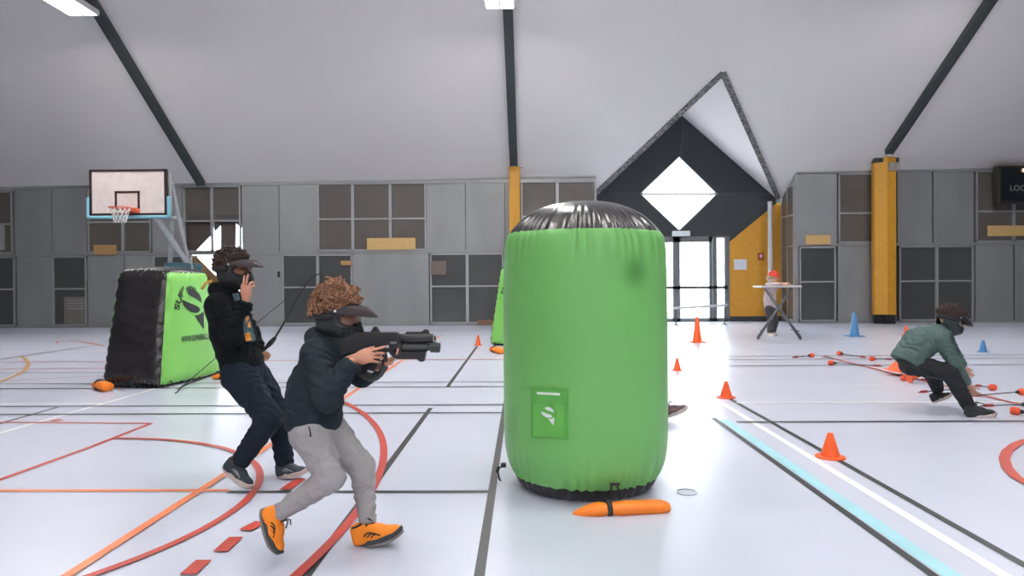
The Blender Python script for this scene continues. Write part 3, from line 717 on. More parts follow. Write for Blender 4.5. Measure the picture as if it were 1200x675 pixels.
# anchor straps and buckles
m = MB(); q = [cyl_pt(717, 568, .004), cyl_pt(715, 580, .006)]; 
m.tube([cyl_pt(717, 567, .012), cyl_pt(715, 583, .012), cyl_pt(715, 592, .03), PX(717, 601, 4.06)], .006, 6); m.tube([cyl_pt(723, 567, .012), cyl_pt(726, 583, .012), cyl_pt(725, 592, .03), PX(722, 600, 4.06)], .006, 6)
m.tube([cyl_pt(715, 567.5, .012), cyl_pt(726, 567.5, .012)], .009, 6)
m.build('anchor_strap', BLACK, root)
m = MB(); e = PX(590, 545, 4.66)
m.box(e+Vector((-.0, 0, 0)), (.035, .03, .03), bev=.006); m.tube([e, e+Vector((-.04, 0, -.03)), e+Vector((-.03, 0, -.09)), e+Vector((.0, 0, -.14))], .006, 6); m.tube([e+Vector((-.03, 0, -.01)), e+Vector((-.045, 0, -.05))], .011, 6)
m.build('anchor_strap', BLACK, root)

# orange ballast bags
def ballast(pts, r, label, strap=.42, n=14):
    P = [Vector(p) for p in pts]; c = sum(P, Vector())/len(P)
    t = empty('ballast_bag', (c.x, c.y, 0), label, 'sandbag', 'orange ballast bags')
    m = MB(); k = spl([tuple(p) for p in P], 8); N = len(k); rr = []
    for i in range(N):
        s = i/(N-1); e = min(1, 3.2*s+.06, 6*(1-s)+.42); g = 1-.22*math.exp(-((s-strap)/.06)**2); rr.append(r*math.sqrt(e)*g)
    m.tube(k, rr, n, flat=.62 if r < .06 else .7); m.build('bag', ORG, t, True)
    i = int(strap*(N-1)); d = (Vector(k[min(i+1, N-1)])-Vector(k[i-1])).normalized(); pc = Vector(k[i])
    MB().tube([pc-d*.014, pc+d*.014], r*.86, n).build('strap', BLACK, t, True)
    return t
ballast([PX(671, 604, 4.00), PX(695, 598, 3.99), PX(725, 596, 4.0), PX(757, 594.5, 4.03), PX(783, 594, 4.06)], .060, 'long orange ballast bag lying in front of the green cylinder')
def gball(u0, v0, u1, v1, r, lab):
    a = G(u0, v0); b = G(u1, v1); a.z = b.z = r*.6; mm = (a+b)/2; mm.z = r*.75
    return ballast([a, mm, b], r, lab)
gball(112, 455, 127, 459, .085, 'orange ballast bag at the left foot of the squat bunker')
gball(248, 445, 272, 443, .075, 'orange ballast bag between the squat bunker and the boy with the bow')
gball(575, 412, 589, 415, .085, 'yellow orange ballast bag at the left foot of the hidden bunker')

# ------------------------------------------------------------------ cones
def cone(u, v, h, r, mm, label, square=False, tilt=None):
    p = G(u, v); t = empty('traffic_cone', (p.x, p.y, 0), label, 'cone', 'marker cones on the court')
    m = MB()
    if square: m.bb((p.x-r, p.y-r, 0), (p.x+r, p.y+r, .02), bev=.006)
    else: m.lathe([(r*.98, 0), (r, .006), (r*.97, .012), (r*.66, .014)], (p.x, p.y, 0), 32)
    rb = r*.64; m.lathe([(rb, .012), (rb*.95, .03), (r*.20, h-.01), (r*.17, h), (r*.10, h)], (p.x, p.y, 0), 32)
    b = m.build('cone_body', mm, t, True, angle=35)
    return t
cone(973, 536, .185, .108, CONEO, 'nearest orange cone beside the long white line')
cone(851, 466, .185, .105, CONEO, 'orange cone at the head of the black and white lines')
cone(793.5, 434, .185, .085, CONEO, 'small orange cone close to the right edge of the green cylinder')
cone(817, 401, .56, .165, CONEO, 'tall orange cone in front of the glass doors', True)
cone(560.5, 404.5, .22, .085, CONEO, 'small orange cone left of the green cylinder near the far wall')
cone(1001, 394, .56, .18, CONEB, 'tall blue cone left of the crouching boy', True)
cone(1152, 412.5, .215, .105, CONEB, 'small blue cone to the right of the crouching boy')
cone(1062, 393.5, .24, .12, CONEO, 'orange cone peeping out behind the back of the crouching boy')
# two cones knocked over beneath the crouching boy
for (u0, v0, u1, v1, rr, lab) in ((1046, 440, 1056, 427, .16, 'orange cone tipped over under the crouching boy'), (1064, 449, 1090, 450, .10, 'flat orange cone lying under the thigh of the crouching boy')):
    a = G(u0, v0); t = empty('traffic_cone', (a.x, a.y, 0), lab, 'cone', 'marker cones on the court')
    if rr > .12:
        m = MB(); m.lathe([(.19, 0), (.19, .015), (.155, .016), (.05, .17), (.03, .175)], (0, 0, 0), 32)
        R = Matrix.Rotation(math.radians(12), 3, 'Y'); m.v = [tuple(R @ Vector(v)+Vector((a.x+.08, a.y, .045))) for v in m.v]
    else:
        m = MB(); m.lathe([(.10, 0), (.10, .012), (.085, .014), (.025, .25), (.02, .255)], (0, 0, 0), 32)
        R = Matrix.Rotation(math.radians(78), 3, 'Y'); m.v = [tuple(R @ Vector(v)+Vector((a.x, a.y, .10))) for v in m.v]
    m.build('cone_body', CONEO, t, True, angle=35)

# ------------------------------------------------------------------ foam tipped arrows
SHAFT = mat('arrow_shaft', (.02, .02, .022), .4); FLET = mat('red_fletching', (.50, .05, .04), .5); FOAM = mat('orange_foam', (.78, .10, .04), .8, bump=.2)
def arrow(h, t_, label):
    hp_, tp = G(*h), G(*t_); hp_.z = .038; tp.z = .012; d = (tp-hp_); 
    if d.length > .85: tp = hp_+d.normalized()*.82; tp.z = .012
    d = (tp-hp_).normalized()
    t = empty('arrow', (hp_.x, hp_.y, 0), label, 'arrow', 'foam tipped arrows scattered on the floor')
    MB().tube([hp_, tp], .006, 8).build('shaft', SHAFT, t)
    R = d.to_track_quat('Z', 'Y').to_matrix()
    MB().lathe([(.012, -.045), (.030, -.042), (.038, -.028), (.038, .020), (.030, .034), (.012, .038)], hp_, 18, R=R).build('foam_head', FOAM, t, True, angle=50)
    MB().lathe([(.02, .038), (.022, .05), (.012, .075)], hp_, 12, R=R).build('collar', SHAFT, t)
    m = MB(); s = d.cross(Vector((0, 0, 1))).normalized()
    for k in range(3):
        an = PI/2+2*PI*k/3; q = s*math.cos(an)+Vector((0, 0, 1))*math.sin(an)
        b = tp-d*.02; q2 = d.cross(q)*.0012; q = q*.85
        P = [b-d*.12, b-d*.10+q*.02, b-d*.01+q*.022, b]
        m.add([p+q2 for p in P]+[p-q2 for p in P], [(0, 1, 2, 3), (4, 5, 6, 7), (0, 1, 5, 4), (1, 2, 6, 5), (2, 3, 7, 6), (3, 0, 4, 7)])
    m.build('fletching', FLET, t)
for h, tt, lab in (((951, 419), (928, 420), 'arrow furthest to the left with its orange head to the right'), ((984, 416.5), (1016, 420), 'arrow with round orange head second from the left by the red line end'),
        ((1022, 423), (1046, 422), 'arrow with orange head just left of the crouching boys hip'), ((974, 428), (1034, 430), 'arrow nearest of the far left group, below the red line'),
        ((1060, 446.5), (1092, 447), 'arrow with square orange head beneath the crouching boys thigh'), ((1128, 459), (1076, 461), 'arrow lying with red fletching behind the crouching boys rear shoe'),
        ((1163, 457.5), (1142, 453), 'arrow with orange head beside the crouching boys hand'), ((1197, 463), (1138, 465), 'arrow whose orange head lies at the right edge above the red line'),
        ((1206, 478), (1149, 477), 'arrow with red fletching whose head lies past the right picture edge'), ((1190, 486), (1240, 490), 'nearest arrow with round orange head by the front shoe')):
    arrow(h, tt, lab)

# ------------------------------------------------------------------ table with crossed legs
TY = 15.95
tt = empty('folding_table', (PX(913, 397, TY).x, TY, 0), 'high folding table with crossed grey legs near the entrance', 'table')
ta = PX(887, 336, TY); tb_ = PX(934, 336, TY); tz = ta.z
MB().bb((ta.x, TY-.30, tz-.02), (tb_.x, TY+.30, tz+.02), bev=.012).build('tabletop', mat('table_top', (.52, .52, .53), .4), tt)
m1 = mat('leg_grey', (.10, .11, .12), .4)
for yy in (TY-.24, TY+.24):
    MB().tube([PX(896, 338, yy), (PX(937, 0, yy).x, yy, .02)], .026, 8).build('leg', m1, tt, True)
    MB().tube([PX(928, 338, yy), (PX(886, 0, yy).x, yy, .02)], .026, 8).build('leg', m1, tt, True)
for u in (891, 931):
    a = PX(u, 387, TY); MB().tube([(a.x, TY-.24, a.z), (a.x, TY+.24, a.z)], .015, 8).build('crossbar', m1, tt, True)

# ------------------------------------------------------------------ soft bodies (signed distance fields)
class Field:
    def __init__(s, lo, hi, h):
        s.lo = np.array(lo, np.float32); s.h = h; s.n = np.ceil((np.array(hi)-np.array(lo))/h).astype(int)+1
        s.f = np.ones(s.n, np.float32); s.M = Matrix.Identity(4)
    def _reg(s, lo, hi, mg):
        i0 = np.clip(np.floor((lo-mg-s.lo)/s.h).astype(int), 0, s.n); i1 = np.clip(np.ceil((hi+mg-s.lo)/s.h).astype(int)+1, 0, s.n)
        if (i1 <= i0).any(): return None
        ax = [s.lo[k]+s.h*np.arange(i0[k], i1[k], dtype=np.float32) for k in range(3)]
        X = np.meshgrid(*ax, indexing='ij', sparse=True)
        return tuple(slice(a, b) for a, b in zip(i0, i1)), X
    def comb(s, sl, d, k, op):
        a = s.f[sl]
        if op == 'u':
            if k > 0: hh = np.maximum(k-np.abs(a-d), 0)/k; r = np.minimum(a, d)-hh*hh*k*.25
            else: r = np.minimum(a, d)
        elif op == 's': r = np.maximum(a, -d)
        else: r = np.maximum(a, d)
        s.f[sl] = r
    def tp(s, p): return np.array(s.M @ Vector(p), np.float32)
    def cone(s, a, b, ra, rb, k=.02, op='u', flat=None, fold=None, cap=False, tw=False):
        a = s.tp(a); b = s.tp(b); R = max(ra, rb)*(max(1, flat[1]) if flat else 1)+(fold[0] if fold else 0)*1.5
        g = s._reg(np.minimum(a, b)-R, np.maximum(a, b)+R, k+3*s.h)
        if g is None: return
        sl, (X, Y, Z) = g; ab = b-a; L2 = float(ab@ab)+1e-9
        t0 = ((X-a[0])*ab[0]+(Y-a[1])*ab[1]+(Z-a[2])*ab[2])/L2; t = np.clip(t0, 0, 1)
        px, py, pz = X-a[0]-t*ab[0], Y-a[1]-t*ab[1], Z-a[2]-t*ab[2]
        sc_ = 1
        if flat:
            n = np.array(flat[0], np.float32)
            if tw: n = np.array(s.M.to_3x3() @ Vector(flat[0]), np.float32)
            q = (px*n[0]+py*n[1]+pz*n[2]); kk = 1/flat[1]-1
            px = px+n[0]*q*kk; py = py+n[1]*q*kk; pz = pz+n[2]*q*kk
            sc_ = min(1, flat[1])
        r = ra+t*(rb-ra)
        if fold:
            amp, fr, ph = fold; L = math.sqrt(L2)
            w1 = t*fr*L*36+ph+1.6*np.sin(X*23+ph)+1.6*np.sin(Y*27+Z*19+ph*2)
            w2 = X*27+Z*40*fr+ph*3+1.8*np.sin(Y*31+X*17)
            bl = .5+.5*np.sin(X*9+Z*13+Y*7+ph*5)
            r = r+amp*((.62-np.abs(np.sin(w1)))*(.35+.65*bl)+(.62-np.abs(np.sin(w2)))*.5*(1-.6*bl))
        d = (np.sqrt(px*px+py*py+pz*pz)-r)*sc_
        if cap: d = np.maximum(d, (t0-1)*math.sqrt(L2))
        s.comb(sl, d, k, op)
    def ell(s, c, r, k=.02, op='u', R=None, fold=None):
        cc = s.tp(c); Mr = s.M.to_3x3() @ (R if R else Matrix.Identity(3)); m = max(r)
        g = s._reg(cc-m, cc+m, k+3*s.h)
        if g is None: return
        sl, (X, Y, Z) = g; A = np.array(Mr.transposed(), np.float32)
        x, y, z = X-cc[0], Y-cc[1], Z-cc[2]
        u = (A[0, 0]*x+A[0, 1]*y+A[0, 2]*z)/r[0]; v = (A[1, 0]*x+A[1, 1]*y+A[1, 2]*z)/r[1]; w_ = (A[2, 0]*x+A[2, 1]*y+A[2, 2]*z)/r[2]
        q = np.sqrt(u*u+v*v+w_*w_)+1e-6; q2 = np.sqrt((u/r[0])**2+(v/r[1])**2+(w_/r[2])**2)+1e-6
        d = q*(q-1)/q2
        if fold: d = d-fold[0]*np.sin(X*fold[1]+2*np.sin(Z*fold[1]*.8))*np.sin(Z*fold[1]*1.1+Y*20)
        s.comb(sl, d, k, op)
    def plane(s, p, n, lo=None, hi=None):            # keep the side opposite to n
        p = s.tp(p); n = np.array((s.M.to_3x3() @ Vector(n)).normalized(), np.float32)
        ax = [s.lo[k]+s.h*np.arange(s.n[k], dtype=np.float32) for k in range(3)]; X, Y, Z = np.meshgrid(*ax, indexing='ij', sparse=True)
        d = (X-p[0])*n[0]+(Y-p[1])*n[1]+(Z-p[2])*n[2]
        s.f = np.maximum(s.f, d)
    def copyf(s):
        g = Field(s.lo, s.lo, s.h); g.n = s.n; g.f = s.f.copy(); g.M = s.M.copy(); return g
    def mesh(s):
        f = s.f; f = np.pad(f, 1, constant_values=1.0); lo = s.lo-s.h
        S = f < 0; c = np.zeros(tuple(k-1 for k in f.shape), np.int8)
        offs = [(i, j, k) for i in (0, 1) for j in (0, 1) for k in (0, 1)]
        for i, j, k in offs: c += S[i:i+c.shape[0], j:j+c.shape[1], k:k+c.shape[2]]
        idx = np.argwhere((c > 0) & (c < 8)); N = len(idx)
        V = np.stack([f[idx[:, 0]+i, idx[:, 1]+j, idx[:, 2]+k] for i, j, k in offs], 1)
        pos = np.zeros((N, 3)); cnt = np.zeros(N)
        for a in range(8):
            for b in range(a+1, 8):
                oa, ob = np.array(offs[a]), np.array(offs[b])
                if abs(oa-ob).sum() != 1: continue
                va, vb = V[:, a], V[:, b]; mk = (va < 0) != (vb < 0); t = np.where(mk, va/(va-vb+1e-12), 0)
                pos += np.where(mk[:, None], oa+t[:, None]*(ob-oa), 0); cnt += mk
        pos = (pos/cnt[:, None]+idx)*s.h+lo
        ID = -np.ones(c.shape, np.int64); ID[tuple(idx.T)] = np.arange(N); F = []
        for ax in range(3):
            sl0 = [slice(None)]*3; sl1 = [slice(None)]*3; sl0[ax] = slice(0, -1); sl1[ax] = slice(1, None)
            e = np.argwhere(S[tuple(sl0)] != S[tuple(sl1)]); o1, o2 = [k for k in range(3) if k != ax]
            e = e[(e[:, o1] > 0) & (e[:, o2] > 0)]
            q = []
            for d1, d2 in ((0, 0), (-1, 0), (-1, -1), (0, -1)):
                x = e.copy(); x[:, o1] += d1; x[:, o2] += d2; q.append(ID[tuple(x.T)])
            q = np.stack(q, 1); fl_ = S[tuple(e.T)]
            if ax == 1: fl_ = ~fl_
            q[~fl_] = q[~fl_][:, ::-1]; F.append(q)
        F = np.concatenate(F); return pos, F[(F >= 0).all(1)]
def fobj(name, fields, mm, parent, smooth_it=2):
    V = []; F = []; o = 0
    for f in (fields if isinstance(fields, list) else [fields]):
        v, q = f.mesh()
        for _ in range(smooth_it):
            acc = np.zeros_like(v); n = np.zeros(len(v))
            for a in range(4):
                i, j = q[:, a], q[:, (a+1) % 4]
                np.add.at(acc, i, v[j]); np.add.at(n, i, 1); np.add.at(acc, j, v[i]); np.add.at(n, j, 1)
            v = v*.5+.5*acc/np.maximum(n, 1)[:, None]
        V.append(v); F.append(q+o); o += len(v)
    V = np.concatenate(V); F = np.concatenate(F)
    me = bpy.data.meshes.new(name); me.vertices.add(len(V)); me.vertices.foreach_set('co', V.astype(np.float32).ravel())
    me.loops.add(F.size); me.loops.foreach_set('vertex_index', F.ravel().astype(np.int32))
    me.polygons.add(len(F)); me.polygons.foreach_set('loop_start', np.arange(0, F.size, 4, dtype=np.int32)); me.polygons.foreach_set('loop_total', np.full(len(F), 4, np.int32))
    me.update(calc_edges=True); me.validate(); me.polygons.foreach_set('use_smooth', [True]*len(me.polygons)); me.materials.append(mm)
    ob = bpy.data.objects.new(name, me); C.objects.link(ob)
    if parent: ob.parent = parent; ob.matrix_parent_inverse = world_of(parent).inverted()
    return ob

SKIN = mat('skin', (.56, .26, .165), .5, var=.05, scale=14)
SKIN2 = mat('skin_pale', (.62, .34, .25), .5, var=.05, scale=14)

def hand(wrist, along, side, curl, s=1.0, spread=.10, thumb=(.55, .7), h=.003, fan=None):
    """wrist point, direction of the fingers, direction from little finger to thumb; palm faces along x side"""
    X = Vector(along).normalized(); Y = Vector(side); Y = (Y-X*Y.dot(X)).normalized(); Zp = X.cross(Y)   # curl is towards -Zp
    c = Vector(wrist); R = .19*s
    F = Field(np.array(c)-R, np.array(c)+R, h)
    F.M = Matrix.Translation(c) @ Matrix((X, Y, Zp)).transposed().to_4x4()
    F.cone((-.045*s, 0, 0), (.0, 0, 0), .021*s, .020*s, .015, flat=((0, 0, 1), .8), tw=True)
    F.cone((.0, 0, 0), (.035*s, 0, 0), .020*s, .027*s, .02, flat=((0, 0, 1), .60), tw=True)
    F.cone((.035*s, -.014*s, 0), (.068*s, -.016*s, 0), .021*s, .015*s, .015, flat=((0, 0, 1), .62), tw=True)
    F.cone((.035*s, .014*s, 0), (.070*s, .016*s, 0), .021*s, .015*s, .015, flat=((0, 0, 1), .62), tw=True)
    for i in range(4):
        y = (.026-.0175*i)*s; base = Vector((.072*s-(.008*s if i == 3 else 0)-(.002*s if i == 0 else 0), y, 0)); L = [.036, .040, .037, .029][i]*s
        cu = curl[i] if isinstance(curl, (list, tuple)) else curl
        yaw = (1.5-i)*spread; a = cu*.55; p = base; rr = .0082*s if i < 3 else .0072*s
        for seg in range(3):
            d = Vector((math.cos(a)*math.cos(yaw), math.sin(yaw)*math.cos(a), -math.sin(a))); q = p+d*L*[1, .72, .58][seg]
            F.cone(p, q, rr, rr*.93, .004); p = q; rr *= .93; a += cu*[1.0, .75, .5][seg]
    t0 = Vector((.018*s, .020*s, -.004*s)); ta, tdn = thumb
    d = Vector((math.cos(ta), math.sin(ta), -tdn*.5)).normalized(); t1 = t0+d*.036*s; d2 = Vector((math.cos(ta*.5), math.sin(ta*.5), -tdn)).normalized(); t2 = t1+d2*.026*s; t3 = t2+d2*.020*s
    F.cone(t0, t1, .013*s, .010*s, .012); F.cone(t1, t2, .010*s, .009*s, .005); F.cone(t2, t3, .009*s, .0075*s, .004)
    return F

def headM(c, fwd, up=(0, 0, 1)):
    X = Vector(fwd).normalized(); Z = Vector(up); Z = (Z-X*Z.dot(X)).normalized(); Y = Z.cross(X)
    return Matrix.Translation(Vector(c)) @ Matrix((X, Y, Z)).transposed().to_4x4()

def head_prims(F, M, s):
    F.M = M @ Matrix.Scale(1, 4)
    F.ell((-.012*s, 0, .025*s), (.092*s, .072*s, .085*s), .02)
    F.ell((.022*s, 0, -.035*s), (.062*s, .055*s, .068*s), .03)
    F.cone((.05*s, 0, -.088*s), (.035*s, 0, -.08*s), .022*s, .03*s, .03)           # chin
    F.cone((.083*s, 0, .012*s), (.098*s, 0, -.022*s), .009*s, .013*s, .012)        # nose
    F.ell((.076*s, .0, -.052*s), (.014*s, .024*s, .008*s), .008)                    # lips
    for e in (1, -1):
        F.ell((.072*s, e*.030*s, .012*s), (.010*s, .014*s, .008*s), .004)           # eyes
        F.ell((-.005*s, e*.073*s, -.005*s), (.018*s, .007*s, .030*s), .006)         # ears
    F.M = Matrix.Identity(4)

def curls(name, M, s, mm, parent, n=220, rad=.010, tuber=.0045, thick=.014, seed=1, zmin=.0, front=.07, vol=.0, rough=1.0):
    rnd = random.Random(seed); m = MB()
    for i in range(n*3):
        a = rnd.uniform(0, 2*PI); zz = rnd.uniform(-.25, 1); rr = math.sqrt(max(0, 1-zz*zz)); d = Vector((rr*math.cos(a), rr*math.sin(a), zz))
        lo_ = 1+rnd.uniform(-.04, .16)*rough*(noise.noise(d*2.6+Vector((seed, 0, 0)))+.7); p = Vector((-.014*s+.096*s*d.x*lo_, .080*s*d.y*lo_, .03*s+(.090+vol)*s*d.z*lo_))
        if p.x > front*s and p.z < .075*s: continue
        if p.z < zmin*s+ (p.x+.08*s)*.45: continue
        n -= 1
        if n < 0: break
        ax = (d+Vector((rnd.uniform(-.7, .7), rnd.uniform(-.7, .7), rnd.uniform(-.4, .6)))).normalized()
        b1 = ax.orthogonal().normalized(); b2 = ax.cross(b1); ph = rnd.uniform(0, 6.28); tn = rnd.uniform(1.2, 2.0); R_ = rad*s*rnd.uniform(.7, 1.25); pts = []
        for j in range(13):
            t = j/12; an = ph+2*PI*tn*t; pts.append(M @ (p+ax*(t*.030*s-.004)+(b1*math.cos(an)+b2*math.sin(an))*R_*(1-.3*t)))
        m.tube(pts, [tuber*s*(1-.5*(j/12)**2) for j in range(13)], 5)
    o = m.build(name, mm, parent, True)
    F = Field(np.array(M.translation)-.16*s, np.array(M.translation)+.17*s, .005); F.M = M
    F.ell((-.016*s, 0, .034*s), (.098*s, .080*s, (.088+vol)*s), .01, fold=(.004, 120))
    F.plane((.03*s, 0, .035*s), (.55, 0, -1)); sc = fobj(name+'_base', F, mm, o)
    sc.name = 'scalp_hair'
    return o

def mask(M, s, parent, mcol, vcol, lens=True):
    h = .004; F = Field(np.array(M.translation)-.19*s, np.array(M.translation)+.19*s, h); F.M = M
    F.ell((.0, 0, -.018*s), (.108*s, .086*s, .098*s), .01)
    F.ell((.045*s, 0, -.055*s), (.070*s, .062*s, .062*s), .03)
    F.cone((.075*s, 0, -.05*s), (.10*s, 0, -.06*s), .035*s, .022*s, .03)
    F.plane((0, 0, .042*s), (0, 0, 1)); F.plane((0, 0, -.118*s), (-.25, 0, -1)); F.plane((-.085*s, 0, 0), (-1, 0, -.15))
    # hollow + lens opening
    F.ell((-.01*s, 0, -.01*s), (.094*s, .075*s, .12*s), 0, op='s')
    F.cone((.085*s, -.05*s, .022*s), (.085*s, .05*s, -.006*s), .031*s, .031*s, 0, op='s')
    F.cone((.052*s, -.095*s, -.006*s), (.10*s, -.04*s, -.006*s), .029*s, .031*s, 0, op='s'); F.cone((.052*s, .095*s, -.006*s), (.10*s, .04*s, -.006*s), .029*s, .031*s, 0, op='s')
    o = fobj('face_mask', F, mcol, parent, 1)
    # vents
    v = MB()
    for e in (-1, 1):
        for i in range(3):
            for j in range(2): v.tube([M @ Vector(((.055+.018*i)*s, e*(.078-.012*i)*s, (-.04-.022*j)*s)), M @ Vector(((.066+.018*i)*s, e*(.072-.012*i)*s, (-.046-.022*j)*s))], .005*s, 6)
    v.build('vent', mat('vent_black', (.004, .004, .004), .7), o)
    if lens:
        L = MB(); n = 16; vs = []
        for j in range(5):
            for i in range(n+1):
                a = math.radians(-72+144*i/n); z = (-.038+.066*j/4)*s; r = (.100+.006*math.sin(j/4*PI))*s; vs.append(M @ Vector((math.cos(a)*r, math.sin(a)*r*.85, z)))
        L.add(vs, [(j*(n+1)+i, j*(n+1)+i+1, (j+1)*(n+1)+i+1, (j+1)*(n+1)+i) for j in range(4) for i in range(n)])
        L.build('lens', LENSM, o, True)
    if lens:
        for zz in (-.040, .030):
            fr_ = MB(); fr_.tube([M @ Vector((math.cos(math.radians(a))*.103*s, math.sin(math.radians(a))*.0875*s, zz*s)) for a in range(-76, 77, 8)], .0055*s, 6); fr_.build('goggle_rim', mcol, o, True)
    # brow visor
    V = MB(); n = 18; top = []; bot = []
    for i in range(n+1):
        a = math.radians(-100+200*i/n); c_, s_ = math.cos(a), math.sin(a)
        e = max(0, c_)
        inner = Vector((.088*c_*s, .084*s_*s, (.040+.022*e)*s)); outer = Vector(((.100*c_+.080*e**1.2)*s, (.096*s_)*s, (.026-.006*e)*s)); mid_ = (inner+outer)/2+Vector((0, 0, (.006+.010*e)*s))
        top.append([inner, mid_, outer]); bot.append([p-Vector((0, 0, .007*s)) for p in (inner, mid_, outer)])
    vs = [M @ p for r_ in top for p in r_]+[M @ p for r_ in bot for p in r_]; k = 3*(n+1); fs = []
    for i in range(n):
        for j in range(2):
            for o_ in (0, k): fs.append((o_+i*3+j, o_+i*3+j+1, o_+i*3+j+4, o_+i*3+j+3))
        fs += [(i*3, i*3+3, k+i*3+3, k+i*3), (i*3+2, i*3+5, k+i*3+5, k+i*3+2)]
    fs += [(0, 1, k+1, k), (1, 2, k+2, k+1), (n*3, n*3+1, k+n*3+1, k+n*3), (n*3+1, n*3+2, k+n*3+2, k+n*3+1)]
    V.add(vs, fs); V.build('visor', vcol, o, True, angle=50)
    # strap round the back
    S = MB(); pts = [M @ Vector((-.01*s+.100*s*math.cos(math.radians(a)), .086*s*math.sin(math.radians(a)), (.004+.006*math.cos(math.radians(a)))*s)) for a in range(80, 281, 10)]
    S.tube(pts, .016*s, 6, flat=1.0); S.v = S.v
    S.build('strap', mat('strap_black', (.015, .016, .018), .6), o, True)
    st = MB(); 
    for e in (-1, 1): st.lathe([(.001, 0), (.006*s, 0), (.006*s, .004), (.001, .005)], M @ Vector((.020*s, e*.094*s, .030*s)), 10, R=(M.to_3x3() @ Matrix.Rotation(-e*PI/2, 3, 'X')))
    st.build('stud', mat('stud_pale', (.7, .7, .7), .4), o)
    return o

def shoe(heel, toe, s, mu, msole, mlace, parent, up=(0, 0, 1), accent=None, msole2=None, nside=-1):
    heel = Vector(heel); toe = Vector(toe); X = (toe-heel); L = X.length; X.normalize(); U = Vector(up); U = (U-X*U.dot(X)).normalized(); Y = U.cross(X)
    M = Matrix.Translation(heel) @ Matrix((X, Y, U)).transposed().to_4x4(); k = L/.25
    c = np.array(M @ Vector((.12*k, 0, .05*k))); F = Field(c-.20*k, c+.20*k, .004); F.M = M
    F.cone((.036*k, 0, .045*k), (.036*k, 0, .082*k), .037*k, .034*k, .02)
    F.cone((.05*k, 0, .045*k), (.13*k, 0, .040*k), .038*k, .041*k, .02); F.cone((.13*k, 0, .038*k), (.205*k, .003*k, .032*k), .042*k, .032*k, .02)
    F.cone((.055*k, 0, .085*k), (.125*k, 0, .058*k), .031*k, .028*k, .03)
    F.plane((0, 0, .022*k), (0, 0, -1)); F.ell((.044*k, 0, .125*k), (.027*k, .025*k, .030*k), 0, op='s')
    o = fobj('shoe', F, mu, parent, 1)
    out = []
    for i in range(36):
        t = i/36*2*PI; x = .122+.123*math.cos(t); wv = .037+.010*math.cos(t)-.006*math.cos(2*t); out.append((x, wv*math.sin(t)*(1.05)))
    def sole(z0, z1, nm, mm, gr=0):
        S = MB(); prof = []
        for zz, g in ((z0, -.004), (z0+.25*(z1-z0), .001), (z1-.2*(z1-z0), .002), (z1, 0)):
            for x, y in out:
                q = 1+g*8; xx = (.122+(x-.122)*q)*k; lift = .018*max(0, (x-.17)/.075)**2; lift2 = .006*max(0, (.04-x)/.04)**2
                prof.append(M @ Vector((xx, y*q*k, (zz+lift+lift2)*k)))
        n = 36; fs = [(i*n+j, i*n+(j+1) % n, (i+1)*n+(j+1) % n, (i+1)*n+j) for i in range(3) for j in range(n)]+[tuple(range(n)), tuple(range(3*n, 4*n))]
        return S.add(prof, fs).build(nm, mm, o, True, angle=50)
    sole(0, .012, 'outsole', msole2 or msole); sole(.012, .034, 'midsole', msole)
    l = MB()
    for i in range(4):
        x = (.090+.020*i)*k; z = (.104-.0125*i)*k; l.tube([M @ Vector((x, -.022*k, z-.008*k)), M @ Vector((x+.006*k, 0, z+.006*k)), M @ Vector((x, .022*k, z-.008*k))], .0035*k, 5)
    for e in (-1, 1):
        l.tube([M @ Vector((.088*k, 0, .108*k)), M @ Vector((.105*k, e*.018*k, .132*k)), M @ Vector((.13*k, e*.034*k, .118*k))], .0035*k, 5)
    l.build('laces', mlace, o, True)
    c_ = MB(); c_.tube([M @ Vector((.044*k+.028*k*math.cos(a), .027*k*math.sin(a), .105*k+.004*k*math.cos(a))) for a in [2*PI*i/16 for i in range(17)]], .007*k, 6, cap=False)
    c_.build('collar', mlace, o, True)
    if accent:
        for e in (-1, 1):
            a_ = MB()
            for j, (x0, x1) in enumerate(((.105, .150), (.090, .140), (.075, .125))):
                pts = [M @ Vector(((x0+(x1-x0)*t)*k, e*(.0415+.002*math.sin(PI*t))*k, (.045+.012*j*.6+.012*math.sin(PI*t))*k)) for t in (0, .25, .5, .75, 1)]
                a_.tube(pts, .0035*k, 5)
            a_.build('side_stripe', accent, o, True)
    return o

BOXY = lambda pts, mg: (np.min([tuple(p) for p in pts], 0)-mg, np.max([tuple(p) for p in pts], 0)+mg)

